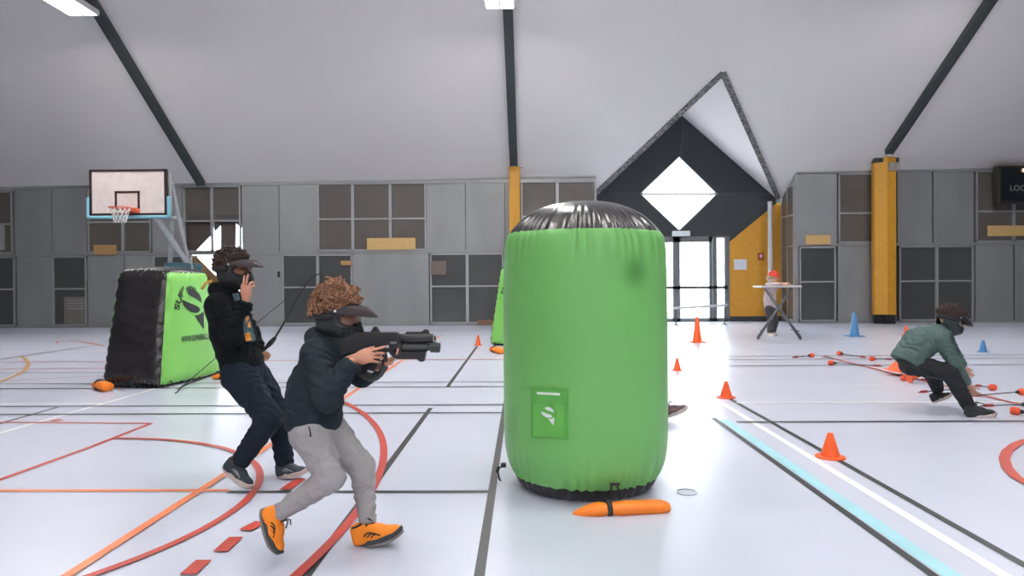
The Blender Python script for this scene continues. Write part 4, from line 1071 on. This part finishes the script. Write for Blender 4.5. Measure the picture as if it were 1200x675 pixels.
def person(J, label, sz, cols, loc, hands=None, fwd=(1, 0, 0), headup=(0, 0, 1), hs=1.0, hair=None, mk=True, sleeve=(.060, .052, .040), tor=(.125, .135), leg=(.098, .074, .050), hemdir=None, group=None, cap=None, folds=1.0, hood=True, slw=1.0):
    """J: joints in world space"""
    root = empty('person', loc, label, 'person', group)
    pts = [q for q in J.values() if isinstance(q, Vector)]; side = Vector((0, 1, 0))
    lo, hi = BOXY(pts, .2)
    v = .0065
    # ---- skin body
    B = Field(lo, hi, v); k = .03; SOCK = []
    B.cone(J['pelvis'], J['chest'], .085*sz, .095*sz, k, flat=((0, 1, 0), 1.25)); B.cone(J['chest'], J['neck'], .07*sz, .045*sz, k)
    neckb = Vector(J['neck']); hc = Vector(J['head']); B.cone(neckb, hc-Vector((0, 0, .03)), .044*sz, .042*sz, .02)
    for e in 'RL':
        B.cone(J['chest'], J['sh'+e], .06*sz, .045*sz, k); B.cone(J['sh'+e], J['el'+e], .040*sz, .032*sz, .02); B.cone(J['el'+e], J['wr'+e], .032*sz, .021*sz, .015)
        B.cone(J['pelvis'], J['hip'+e], .075*sz, .075*sz, k); B.cone(J['hip'+e], J['kn'+e], .072*sz, .050*sz, .02); B.cone(J['kn'+e], J['an'+e], .048*sz, .031*sz, .02)
        hl_, tl_ = Vector(J['heel'+e]), Vector(J['toe'+e]); U_ = Vector(J.get('up'+e, (0, 0, 1))); X_ = (tl_-hl_).normalized(); U_ = (U_-X_*U_.dot(X_)).normalized()
        h0 = hl_+(tl_-hl_)*.19+U_*.052; B.cone(J['an'+e], h0, .027*sz, .026, .02); B.cone(h0, hl_+(tl_-hl_)*.72+U_*.040, .026, .020, .02); SOCK.append((Vector(J['an'+e]), h0))
    HM = headM(hc, fwd, headup); head_prims(B, HM, hs)
    hf = []
    for hd in (hands or []): hf.append(hand(**hd))
    fobj('body', [B]+hf, cols['skin'], root)
    # ---- top
    T = Field(lo, hi, v); a0, a1 = tor; fa = .019*folds
    pel, ch = Vector(J['pelvis']), Vector(J['chest']); midp = Vector(J['mid']) if 'mid' in J else (pel+ch)/2
    T.cone(pel, midp, a0, a0*1.0, .03, flat=((0, 1, 0), 1.12), fold=(fa, 1.0, 1)); T.cone(midp, ch, a0, a1*.95, .03, flat=((0, 1, 0), 1.1), fold=(fa, .8, 2))
    T.cone(ch, Vector(J['neck']), a1*.8, .062*sz, .05)
    for i, e in enumerate('RL'):
        T.cone(ch, J['sh'+e], a1*.62, sleeve[0]*1.08, .05); T.cone(J['sh'+e], J['el'+e], sleeve[0], sleeve[1], .02, fold=(fa*.8, 1.6, i*3+1))
        T.cone(J['el'+e], J['wr'+e], sleeve[1], sleeve[2], .02, cap=True, fold=(fa*.6, 1.8, i*5+2))
        w_ = Vector(J['wr'+e]); d = (w_-Vector(J['el'+e])).normalized(); T.cone(w_-d*.035, w_+d*.006, sleeve[2]*.80, sleeve[2]*.78, .006, cap=True)
    if hood:
        n0 = Vector(J['neck']); X = Vector(fwd); X.z = 0; X.normalize(); Yv = Vector((0, 0, 1)).cross(X)
        prev = None
        for i in range(13):
            a = math.radians(25+310*i/12); p_ = n0-X*(.012)*sz+(X*math.cos(a)*.070+Yv*math.sin(a)*.080)*sz+Vector((0, 0, (-.012-.028*math.cos(a))*sz))
            r_ = (.026+.020*max(0, -math.cos(a)))*sz
            if prev is not None: T.cone(prev[0], p_, prev[1], r_, .02)
            prev = (p_, r_)
    hd_ = Vector(hemdir) if hemdir else (pel-midp).normalized()
    # clean hem
    hp0 = pel+hd_*J.get('hem', .045)
    if True:
        ax = [T.lo[q]+T.h*np.arange(T.n[q], dtype=np.float32) for q in range(3)]; X_, Y_, Z_ = np.meshgrid(*ax, indexing='ij', sparse=True)
        dpl = (X_-hp0.x)*hd_.x+(Y_-hp0.y)*hd_.y+(Z_-hp0.z)*hd_.z
        rad = np.sqrt((X_-hp0.x)**2+(Y_-hp0.y)**2+(Z_-hp0.z)**2)
        T.f = np.where(rad < a0*1.9, np.maximum(T.f, dpl), T.f)
    T.M = Matrix.Identity(4)
    T.cone(hp0-hd_*.05, hp0-hd_*.002, a0*1.04, a0*1.0, .006, flat=((0, 1, 0), 1.12), cap=True)
    top = fobj(cols.get('topname', 'hoodie'), T, cols['top'], root)
    # ---- trousers
    L = Field(lo, hi, v); r0, r1, r2 = leg
    L.cone(J['hipR'], J['hipL'], r0, r0, .03); L.cone(pel, (Vector(J['hipR'])+Vector(J['hipL']))/2, a0*.86, r0, .03, flat=((0, 1, 0), 1.1))
    for i, e in enumerate('RL'):
        L.cone(J['hip'+e], J['kn'+e], r0, r1, .02, fold=(fa*.9, 1.0, i*2+3)); an = Vector(J['an'+e]); kn = Vector(J['kn'+e]); d = (an-kn).normalized()
        L.cone(kn, an, r1, r2, .02, fold=(fa*.5, .9, i*4+1), cap=True); L.cone(an-d*.04, an+d*.002, r2*.86, r2*.84, .006, cap=True)
    fobj('trousers', L, cols['leg'], root)
    for a_, b_ in SOCK:
        d_ = (a_-b_).normalized(); S_ = Field(np.minimum(a_, b_)-.08, np.maximum(a_, b_)+.08, .004); S_.cone(b_, a_+d_*.01, .0325, .0335*sz, .01, fold=(.002, 3, 1)); fobj('sock', S_, MATS['matt_black'], root, 1)
    for e in 'RL':
        shoe(J['heel'+e], J['toe'+e], 1, cols['shoe'], cols['sole'], cols['lace'], root, up=J.get('up'+e, (0, 0, 1)), accent=cols.get('accent'), msole2=cols.get('sole2'))
    if hair: curls('hair', HM, hs*1.02, hair['m'], root, **{k_: v_ for k_, v_ in hair.items() if k_ != 'm'})
    if mk: mask(HM, hs*1.08, root, cols['mask'], cols['visor'])
    return root, top, HM

NAVY = mat('charcoal_navy_fleece', (.024, .033, .042), .9, bump=.15, bscale=120, spec=.15)
BLKF = mat('black_fleece', (.007, .009, .011), .9, bump=.15, bscale=120, spec=.15)
GREY = mat('light_grey_jersey', (.36, .345, .35), .85, var=.08, scale=120, bump=.15, bscale=150, spec=.2)
NVT = mat('dark_navy_trousers', (.014, .022, .034), .85, bump=.15, bscale=120, spec=.2)
SAGE = mat('sage_green_fleece', (.090, .140, .128), .85, bump=.15, bscale=120, spec=.2)
BLT = mat('black_trousers', (.012, .015, .017), .8)
MASK = mat('mask_black', (.013, .016, .018), .42); VIS = mat('visor_plum_grey', (.040, .032, .038), .6, spec=.25); VISB = mat('visor_dark', (.035, .028, .035), .35)
OS = mat('orange_shoe_mesh', (.92, .26, .012), .6, bump=.2, bscale=200); SOLE = mat('dark_sole', (.045, .05, .055), .6); PSOLE = mat('pale_sole', (.62, .52, .48), .6)
BS = mat('dark_blue_shoe', (.03, .042, .055), .6); KLACE = mat('black_laces', (.012, .012, .014), .7); PURS = mat('plum_shoe', (.12, .08, .10), .6)
HBR = mat('brown_curly_hair', (.25, .115, .06), .6, var=.5, scale=30); HDK = mat('dark_brown_hair', (.055, .030, .024), .6, var=.4, scale=30)

# ---------------- boy with the toy launcher
Y1 = 3.47
J1 = dict(pelvis=PX(368, 484, Y1), mid=PX(371, 455, Y1), chest=PX(381, 424, Y1), neck=PX(388, 398, Y1), head=PX(396, 371, Y1),
    hipR=PX(364, 508, 3.40), knR=PX(388, 560, 3.34), anR=PX(323, 604, 3.34), heelR=PX(313, 602, 3.33), toeR=PX(318, 654, 3.31),
    hipL=PX(384, 506, 3.53), knL=PX(424, 547, 3.54), anL=PX(431, 611, 3.54), heelL=PX(417, 644, 3.53), toeL=PX(476, 628, 3.50),
    shR=PX(370, 415, 3.35), elR=PX(383, 466, 3.24), wrR=PX(412, 424, 3.27),
    shL=PX(396, 414, 3.59), elL=PX(424, 438, 3.66), wrL=PX(446, 428, 3.50))
J1['heelR'] = PX(303, 598, 3.34); J1['toeR'] = PX(322, 653, 3.32)
J1['upR'] = (.9, 0, .35); J1['upL'] = (-.25, 0, 1); J1['hem'] = .082
h1 = [dict(wrist=PX(418, 420, 3.30), along=(1, .12, .16), side=(0, .30, 1), curl=[.12, .55, .62, .7], s=.92, thumb=(.5, .3)),
      dict(wrist=PX(450, 427, 3.47), along=(.75, -.25, .45), side=(.3, -1, .1), curl=[.35, .4, .45, .5], s=.92, thumb=(.9, -.3))]
p1, top1, HM1 = person(J1, 'boy in dark hoodie and light grey joggers lunging forward and aiming a black launcher', 1.0,
    dict(skin=SKIN, top=NAVY, leg=GREY, shoe=OS, sole=SOLE, lace=KLACE, accent=KLACE, mask=MASK, visor=VIS, sole2=mat('outsole_grey', (.20, .18, .17), .6)), (PX(385, 600, Y1).x, Y1, 0), hands=h1,
    fwd=(1, -.10, -.10), headup=(.12, 0, 1), hs=1.04, hair=dict(m=HBR, n=330, rad=.0125, tuber=.0060, seed=3, vol=.020, rough=1.6), leg=(.100, .067, .043), tor=(.136, .128), sleeve=(.070, .068, .047))
# drawstring
MB().tube([PX(362, 500, 3.27), PX(363.5, 506, 3.265), PX(364, 512, 3.265)], .004, 6).build('drawstring', BLACK, p1, True)

# launcher
gy0 = 3.43
gun = empty('toy_launcher', PX(455, 405, gy0), 'black short toy launcher with twin barrels held by the boy in grey joggers', 'toy gun')
def gp_(u, v): q = PX(u, v, gy0); return (q.x, q.z)
GB = mat('gun_black', (.014, .015, .017), .38, bump=.04, bscale=60); GB2 = mat('gun_dark_grey', (.035, .036, .039), .32)
def gpr(name, poly, hw, mm, bev=.003, y=gy0):
    m = MB().prism([gp_(*p) for p in poly], y-hw, y+hw); o = m.build(name, mm, gun)
    b = o.modifiers.new('soft_edges', 'BEVEL'); b.width = bev; b.segments = 2; b.limit_method = 'ANGLE'; return o
gpr('receiver', [(392, 392), (402, 389), (468, 389), (469, 399), (462, 411), (452, 413), (436, 409), (428, 410), (420, 414), (408, 413), (396, 420), (388, 414), (386, 400)], .030, GB)
gpr('stock', [(384, 396), (398, 392), (404, 400), (400, 420), (388, 424), (382, 412)], .022, GB)
def gcyl(name, u0, v0, u1, v1, r0, mm, prof=None, n=24):
    a, b = PX(u0, v0, gy0), PX(u1, v1, gy0); d = b-a; L = d.length; R = d.normalized().to_track_quat('Z', 'Y').to_matrix()
    pr = prof or [(r0*.9, 0), (r0, .003), (r0, L-.003), (r0*.9, L)]
    pr = [(r*1.0, z if z >= 0 else L+z) for r, z in pr]
    return MB().lathe(pr, a, n, R=R).build(name, mm, gun, True, angle=40)
gcyl('upper_barrel', 466, 396.5, 508, 396.3, .0235, GB)
gcyl('lower_barrel', 462, 406.6, 516, 406.6, .021, GB2, [(.020, 0), (.0215, .003), (.0215, -.062), (.018, -.058), (.018, -.050), (.0275, -.048), (.0285, -.040), (.0285, -.008), (.026, -.002), (.018, -.001), (.017, -.012)])
gcyl('muzzle_bore', 509, 396.3, 511, 396.3, .014, GB2)
gpr('top_rail', [(466, 391.5), (503, 391.5), (503, 393.5), (466, 393.5)], .012, mat('rail_highlight', (.06, .06, .065), .3), .001)
gpr('front_sight', [(475, 391.5), (476, 388.8), (494, 388.6), (498, 385.8), (502, 386.6), (504, 391.5)], .007, GB, .001)
gpr('rear_sight', [(434, 390), (437, 385), (439, 382.5), (442, 383), (445, 388), (448, 390)], .010, GB, .001)
gpr('foregrip', [(456, 412), (500, 411), (498.5, 419), (497.5, 423), (493, 423.5), (489, 420.5), (466, 420.5), (460, 417)], .024, GB)
gpr('selector', [(458, 400), (466, 399.5), (466.5, 402), (459, 402.5)], .033, mat('selector_grey', (.18, .17, .18), .4), .001)
gpr('side_plate', [(468, 400), (471, 400), (471, 413), (468, 413)], .031, GB2, .001)
gpr('button', [(454, 404), (457, 404), (457, 407), (454, 407)], .034, mat('button_pale', (.6, .6, .62), .4), .001)
gpr('trigger', [(447, 411), (451, 411), (451, 417), (447, 422), (440, 421), (446, 416)], .006, mat('trigger_white', (.72, .74, .75), .4), .001)
# closed loop grip below the hands
m = MB(); lp = [(434, 412), (428, 420), (420, 432), (424, 439), (434, 443.5), (442, 442), (448, 434), (451, 424), (450, 414)]
k = spl([tuple(PX(u, v, gy0)) for u, v in lp], 5); m.tube(k, .0145, 10, flat=1.0); m.build('loop_grip', GB2, gun, True)
gpr('grip', [(436, 411), (447, 412), (446, 420), (440, 434), (432, 440), (424, 437), (428, 424)], .016, GB, .004)
gpr('badge', [(432, 433), (438, 434.5), (437, 437), (431, 435)], .019, MATS['button_pale'], .001)

# ---------------- boy with the bow
Y2 = 4.62
J2 = dict(pelvis=PX(283, 424, Y2), mid=PX(273, 392, Y2), chest=PX(264, 363, Y2), neck=PX(268, 342, Y2), head=PX(274, 316, Y2),
    hipR=PX(280, 440, 4.54), knR=PX(316, 490, 4.47), anR=PX(280, 543, 4.47), heelR=PX(259, 549, 4.45), toeR=PX(294, 576, 4.43),
    hipL=PX(294, 438, 4.69), knL=PX(328, 486, 4.75), anL=PX(334, 549, 4.76), heelL=PX(325, 561, 4.74), toeL=PX(362, 556, 4.70),
    shR=PX(254, 357, 4.48), elR=PX(273, 394, 4.40), wrR=PX(288, 354, 4.40),
    shL=PX(276, 360, 4.76), elL=PX(294, 392, 4.84), wrL=PX(303, 411, 4.80))
J2['upR'] = (.45, 0, 1); J2['upL'] = (-.1, 0, 1); J2['hem'] = .06
h2 = [dict(wrist=PX(288, 350, 4.40), along=(.10, .05, 1), side=(-1, .25, .1), curl=[.08, .12, .75, .9], s=.95, spread=.08, thumb=(.6, .2)),
      dict(wrist=PX(302, 410, 4.80), along=(.5, 0, -.6), side=(.5, 0, .8), curl=1.25, s=.88, thumb=(.3, .9))]
p2, top2, HM2 = person(J2, 'boy in black hoodie with a bow, one hand raised to his mask', 1.0,
    dict(skin=SKIN, top=BLKF, leg=NVT, shoe=BS, sole=PSOLE, lace=KLACE, accent=mat('shoe_pale_mark', (.35, .38, .4), .5), mask=MASK, visor=VIS), (PX(300, 560, Y2).x, Y2, 0), hands=h2,
    fwd=(1, -.12, -.02), headup=(0, 0, 1), hs=1.05, hair=dict(m=HDK, n=260, rad=.009, tuber=.005, seed=9, vol=.006), leg=(.112, .082, .060), tor=(.135, .13), sleeve=(.070, .066, .050))
# orange and blue print on the front pocket and chest, yellow hood lining
def ppoly(name, uv, y, th, mm, parent):
    P = [PX(u, v, y) for u, v in uv]; n = len(P); d = Vector((0, th, 0))
    return MB().add(P+[p+d for p in P], [tuple(range(n)), tuple(range(n, 2*n))]+[(i, (i+1) % n, (i+1) % n+n, i+n) for i in range(n)]).build(name, mm, parent)
OP = mat('orange_print', (.85, .30, .03), .6); BP = mat('blue_grey_print', (.06, .12, .15), .7)
def decal(name, uv, mm, top, parent, lift=.006):
    """print lying on the cloth: outline dropped on the garment"""
    from mathutils.bvhtree import BVHTree
    me = top.data; W = world_of(top); bv = BVHTree.FromPolygons([W @ v.co for v in me.vertices], [tuple(p.vertices) for p in me.polygons])
    vs, fs = tri_sub([uv], 2.2); out = []; last = None
    for v in vs:
        d = unpx(v.x, v.z).normalized(); hit = bv.ray_cast(Vector((0, 0, CAMH)), d)
        if hit[0] is not None: last = hit[3]
        out.append((d, hit[3] if hit[0] is not None else None))
    dm = [t for _, t in out if t]; md = sum(dm)/max(1, len(dm)) if dm else 4.5
    P = [Vector((0, 0, CAMH))+d*((t or md)-lift) for d, t in out]
    return MB().add(P, fs).build(name, mm, parent, True)
decal('print', [(287, 371), (292, 370), (295, 380), (300, 398), (296, 400), (288, 400), (285.5, 388), (285, 378)], BP, top2, p2, .005)
decal('print', [(287.5, 373), (291, 370), (293, 377), (294, 384), (290, 383)], OP, top2, p2, .008)
decal('print', [(286, 391), (292.5, 389.5), (295, 398), (288.5, 400)], OP, top2, p2, .008)
decal('print', [(272, 344), (280, 343), (281, 351), (275, 353)], mat('teal_print', (.10, .20, .24), .7), top2, p2, .006)
m = MB(); m.tube([PX(237, 338, 4.56), PX(241, 332, 4.52), PX(248, 329, 4.50)], .010, 8); m.build('hood_lining', mat('yellow_lining', (.75, .40, .08), .6), p2, True)

# bow
by = 4.80
bow = empty('bow', PX(307, 412, by), 'black recurve bow held low by the boy in the black hoodie', 'bow')
bp = spl([tuple(PX(u, v, yy)) for u, v, yy in ((376, 321, 4.9), (369, 323, 4.9), (361, 331, 4.88), (350, 347, 4.86), (336, 373, 4.84), (321, 398, 4.82))], 6)
n_ = len(bp); MB().tube(bp, [.008+.008*(i/(n_-1)) for i in range(n_)], 8, flat=.5).build('limb', BLACK, bow, True)
bp = spl([tuple(PX(u, v, yy)) for u, v, yy in ((292, 420, 4.78), (264, 433, 4.72), (238, 443, 4.68), (220, 450, 4.66), (212, 454, 4.65), (208, 459, 4.65), (205, 461, 4.65))], 6)
MB().tube(bp, [.015-.008*(i/(len(bp)-1)) for i in range(len(bp))], 8, flat=.5).build('limb', BLACK, bow, True)
rs = spl([tuple(PX(u, v, 4.80)) for u, v in ((323, 395), (317, 402), (311, 408), (305, 413), (298, 418), (290, 421))], 5)
MB().tube(rs, [.014, .018, .022, .024, .026, .027, .026, .024, .021, .019, .018, .018, .019, .021, .022, .022, .022, .022, .02, .02, .018, .016, .015, .014, .014, .014][:len(rs)], 10, flat=.7).build('riser', BLACK, bow, True)
MB().tube([PX(369, 323, 4.9), PX(298, 381, 4.82), PX(209, 457, 4.65)], .0028, 5).build('string', BLACK, bow)

# ---------------- crouching boy at the right
Y3 = 7.0
J3 = dict(pelvis=PX(1067, 417.5, Y3), mid=PX(1078, 402, Y3), chest=PX(1095, 396, Y3), neck=PX(1108, 388, Y3), head=PX(1114, 375, Y3),
    hipR=PX(1067, 427, 6.94), knR=PX(1112, 436, 6.86), anR=PX(1137, 479, 6.84), heelR=PX(1131, 492, 6.80), toeR=PX(1169, 489, 6.80),
    hipL=PX(1072, 424, 7.10), knL=PX(1092, 436, 7.30), anL=PX(1099, 457, 7.40), heelL=PX(1093, 473, 7.36), toeL=PX(1118, 464, 7.30),
    shR=PX(1101, 397, 6.88), elR=PX(1118, 424, 6.84), wrR=PX(1133, 450, 6.86),
    shL=PX(1107, 397, 7.13), elL=PX(1120, 418, 7.20), wrL=PX(1129, 430, 7.16))
J3['upL'] = (.2, 0, 1); J3['hem'] = .09
h3 = [dict(wrist=PX(1134.5, 452, 6.86), along=(.55, -.1, -.8), side=(.4, -.5, .4), curl=[.5, .55, .6, .6], s=1.0, thumb=(.6, .5), h=.004),
      dict(wrist=PX(1130, 431.5, 7.15), along=(.5, 0, -.7), side=(.6, -.3, .4), curl=.5, s=1.0, h=.004)]
p3, top3, HM3 = person(J3, 'boy in sage green sweatshirt crouching low to pick arrows off the floor', 1.1,
    dict(skin=SKIN2, top=SAGE, leg=BLT, shoe=mat('black_shoe', (.02, .024, .028), .6), sole=PSOLE, lace=KLACE, mask=mat('mask_dark_green', (.022, .034, .036), .5), visor=VISB, topname='sweatshirt'), (PX(1100, 480, Y3).x, Y3, 0), hands=h3,
    fwd=(1, -.05, -.42), headup=(.42, 0, 1), hs=1.12, hair=dict(m=HDK, n=220, rad=.010, tuber=.006, seed=5), leg=(.104, .084, .060), tor=(.152, .140), sleeve=(.078, .062, .046), hood=False)

# ---------------- person leaning on the table
Y4 = 16.85
J4 = dict(pelvis=PX(903, 359, Y4), mid=PX(902, 350, Y4), chest=PX(903, 341, Y4-.05), neck=PX(905.5, 333, Y4-.12), head=PX(906.5, 325, Y4-.15),
    hipR=PX(902, 363, 16.77), knR=PX(904, 377, 16.75), anR=PX(902, 390, 16.78), heelR=PX(900, 395.5, 16.8), toeR=PX(908, 396.5, 16.62),
    hipL=PX(905, 363, 16.93), knL=PX(908, 377, 16.95), anL=PX(906, 390, 16.95), heelL=PX(903, 394.8, 16.98), toeL=PX(912, 395.2, 16.82),
    shR=PX(900, 338, 16.62), elR=PX(900, 333.8, 16.28), wrR=PX(913, 333, 16.2),
    shL=PX(906, 338, 16.95), elL=PX(914, 334.3, 16.6), wrL=PX(917, 333, 16.25))
for k_, yy in (('heelR', 0), ('toeR', 0), ('heelL', 0), ('toeL', 0)): J4[k_].z = .003
J4['hem'] = .05
p4, top4, HM4 = person(J4, 'person in red cap, pale top and dark grey trousers leaning on the high table', 1.15,
    dict(skin=SKIN2, top=mat('pale_pink_top', (.55, .46, .46), .8), leg=mat('charcoal_trousers', (.06, .065, .07), .8), shoe=mat('pale_shoe', (.7, .6, .56), .6), sole=WHITE, lace=WHITE, mask=MASK, visor=VIS, topname='shirt'), (J4['pelvis'].x, Y4, 0),
    hands=[dict(wrist=PX(914.5, 333, 16.2), along=(.9, .4, 0), side=(0, .4, .9), curl=.4, s=1.1, h=.005), dict(wrist=PX(917.5, 333, 16.22), along=(.9, -.5, 0), side=(0, .4, .9), curl=.4, s=1.1, h=.005)],
    fwd=(.85, -.6, -.2), headup=(.1, 0, 1), hs=1.15, hair=None, mk=False, leg=(.115, .085, .062), tor=(.14, .13), sleeve=(.07, .055, .045), hood=False)
F = Field(np.array(HM4.translation)-.2, np.array(HM4.translation)+.2, .007); F.M = HM4
F.ell((-.012, 0, .05), (.125, .105, .115), .01); F.plane((0, 0, .02), (0, 0, -1)); F.cone((.09, -.03, .035), (.17, 0, .03), .05, .03, .02, flat=((0, 0, 1), .3), tw=True)
fobj('cap', F, mat('red_cap', (.80, .06, .03), .5), p4)
F = Field(np.array(HM4.translation)-.25, np.array(HM4.translation)+.2, .007); F.M = HM4
F.cone((-.10, 0, .02), (-.12, 0, -.06), .05, .04, .02); F.ell((-.03, 0, -.01), (.10, .10, .06), .02); F.plane((.035, 0, 0), (1, 0, 0)); fobj('hair', F, mat('fair_hair', (.50, .38, .30), .7), p4)

# ---------------- player hidden behind the cylinder (one shoe shows)
Y5 = 6.85
J5 = dict(pelvis=PX(715, 432, Y5), mid=PX(722, 415, Y5), chest=PX(730, 398, Y5), neck=PX(738, 380, Y5), head=PX(742, 362, Y5),
    hipR=PX(712, 438, 6.77), knR=PX(748, 452, 6.70), anR=PX(775, 476, 6.78), heelR=PX(778, 491, 6.76), toeR=PX(808, 480, 6.74),
    hipL=PX(718, 438, 6.93), knL=PX(745, 445, 7.0), anL=PX(712, 476, 7.0), heelL=PX(702, 488, 7.0), toeL=PX(730, 489, 7.0),
    shR=PX(728, 400, 6.70), elR=PX(735, 422, 6.65), wrR=PX(748, 410, 6.65), shL=PX(733, 400, 7.0), elL=PX(740, 420, 7.05), wrL=PX(750, 412, 6.95))
J5['upR'] = (-.3, 0, 1); J5['hem'] = .06; J5['toeL'].z = J5['heelL'].z = .002
p5, _, _ = person(J5, 'player hidden behind the green cylinder, only a plum trainer showing at its right', 1.05,
    dict(skin=SKIN, top=BLKF, leg=BLT, shoe=PURS, sole=PSOLE, lace=KLACE, accent=mat('brown_stripe', (.45, .22, .12), .6), mask=MASK, visor=VIS), (J5['pelvis'].x, Y5, 0),
    hands=[dict(wrist=PX(749, 409, 6.65), along=(1, 0, .4), side=(0, .3, 1), curl=.5, s=1.0, h=.004), dict(wrist=PX(751, 411, 6.95), along=(1, 0, .4), side=(0, -.3, 1), curl=.5, s=1.0, h=.004)],
    hs=1.08, hair=dict(m=HDK, n=150, seed=6), fwd=(1, .1, 0))
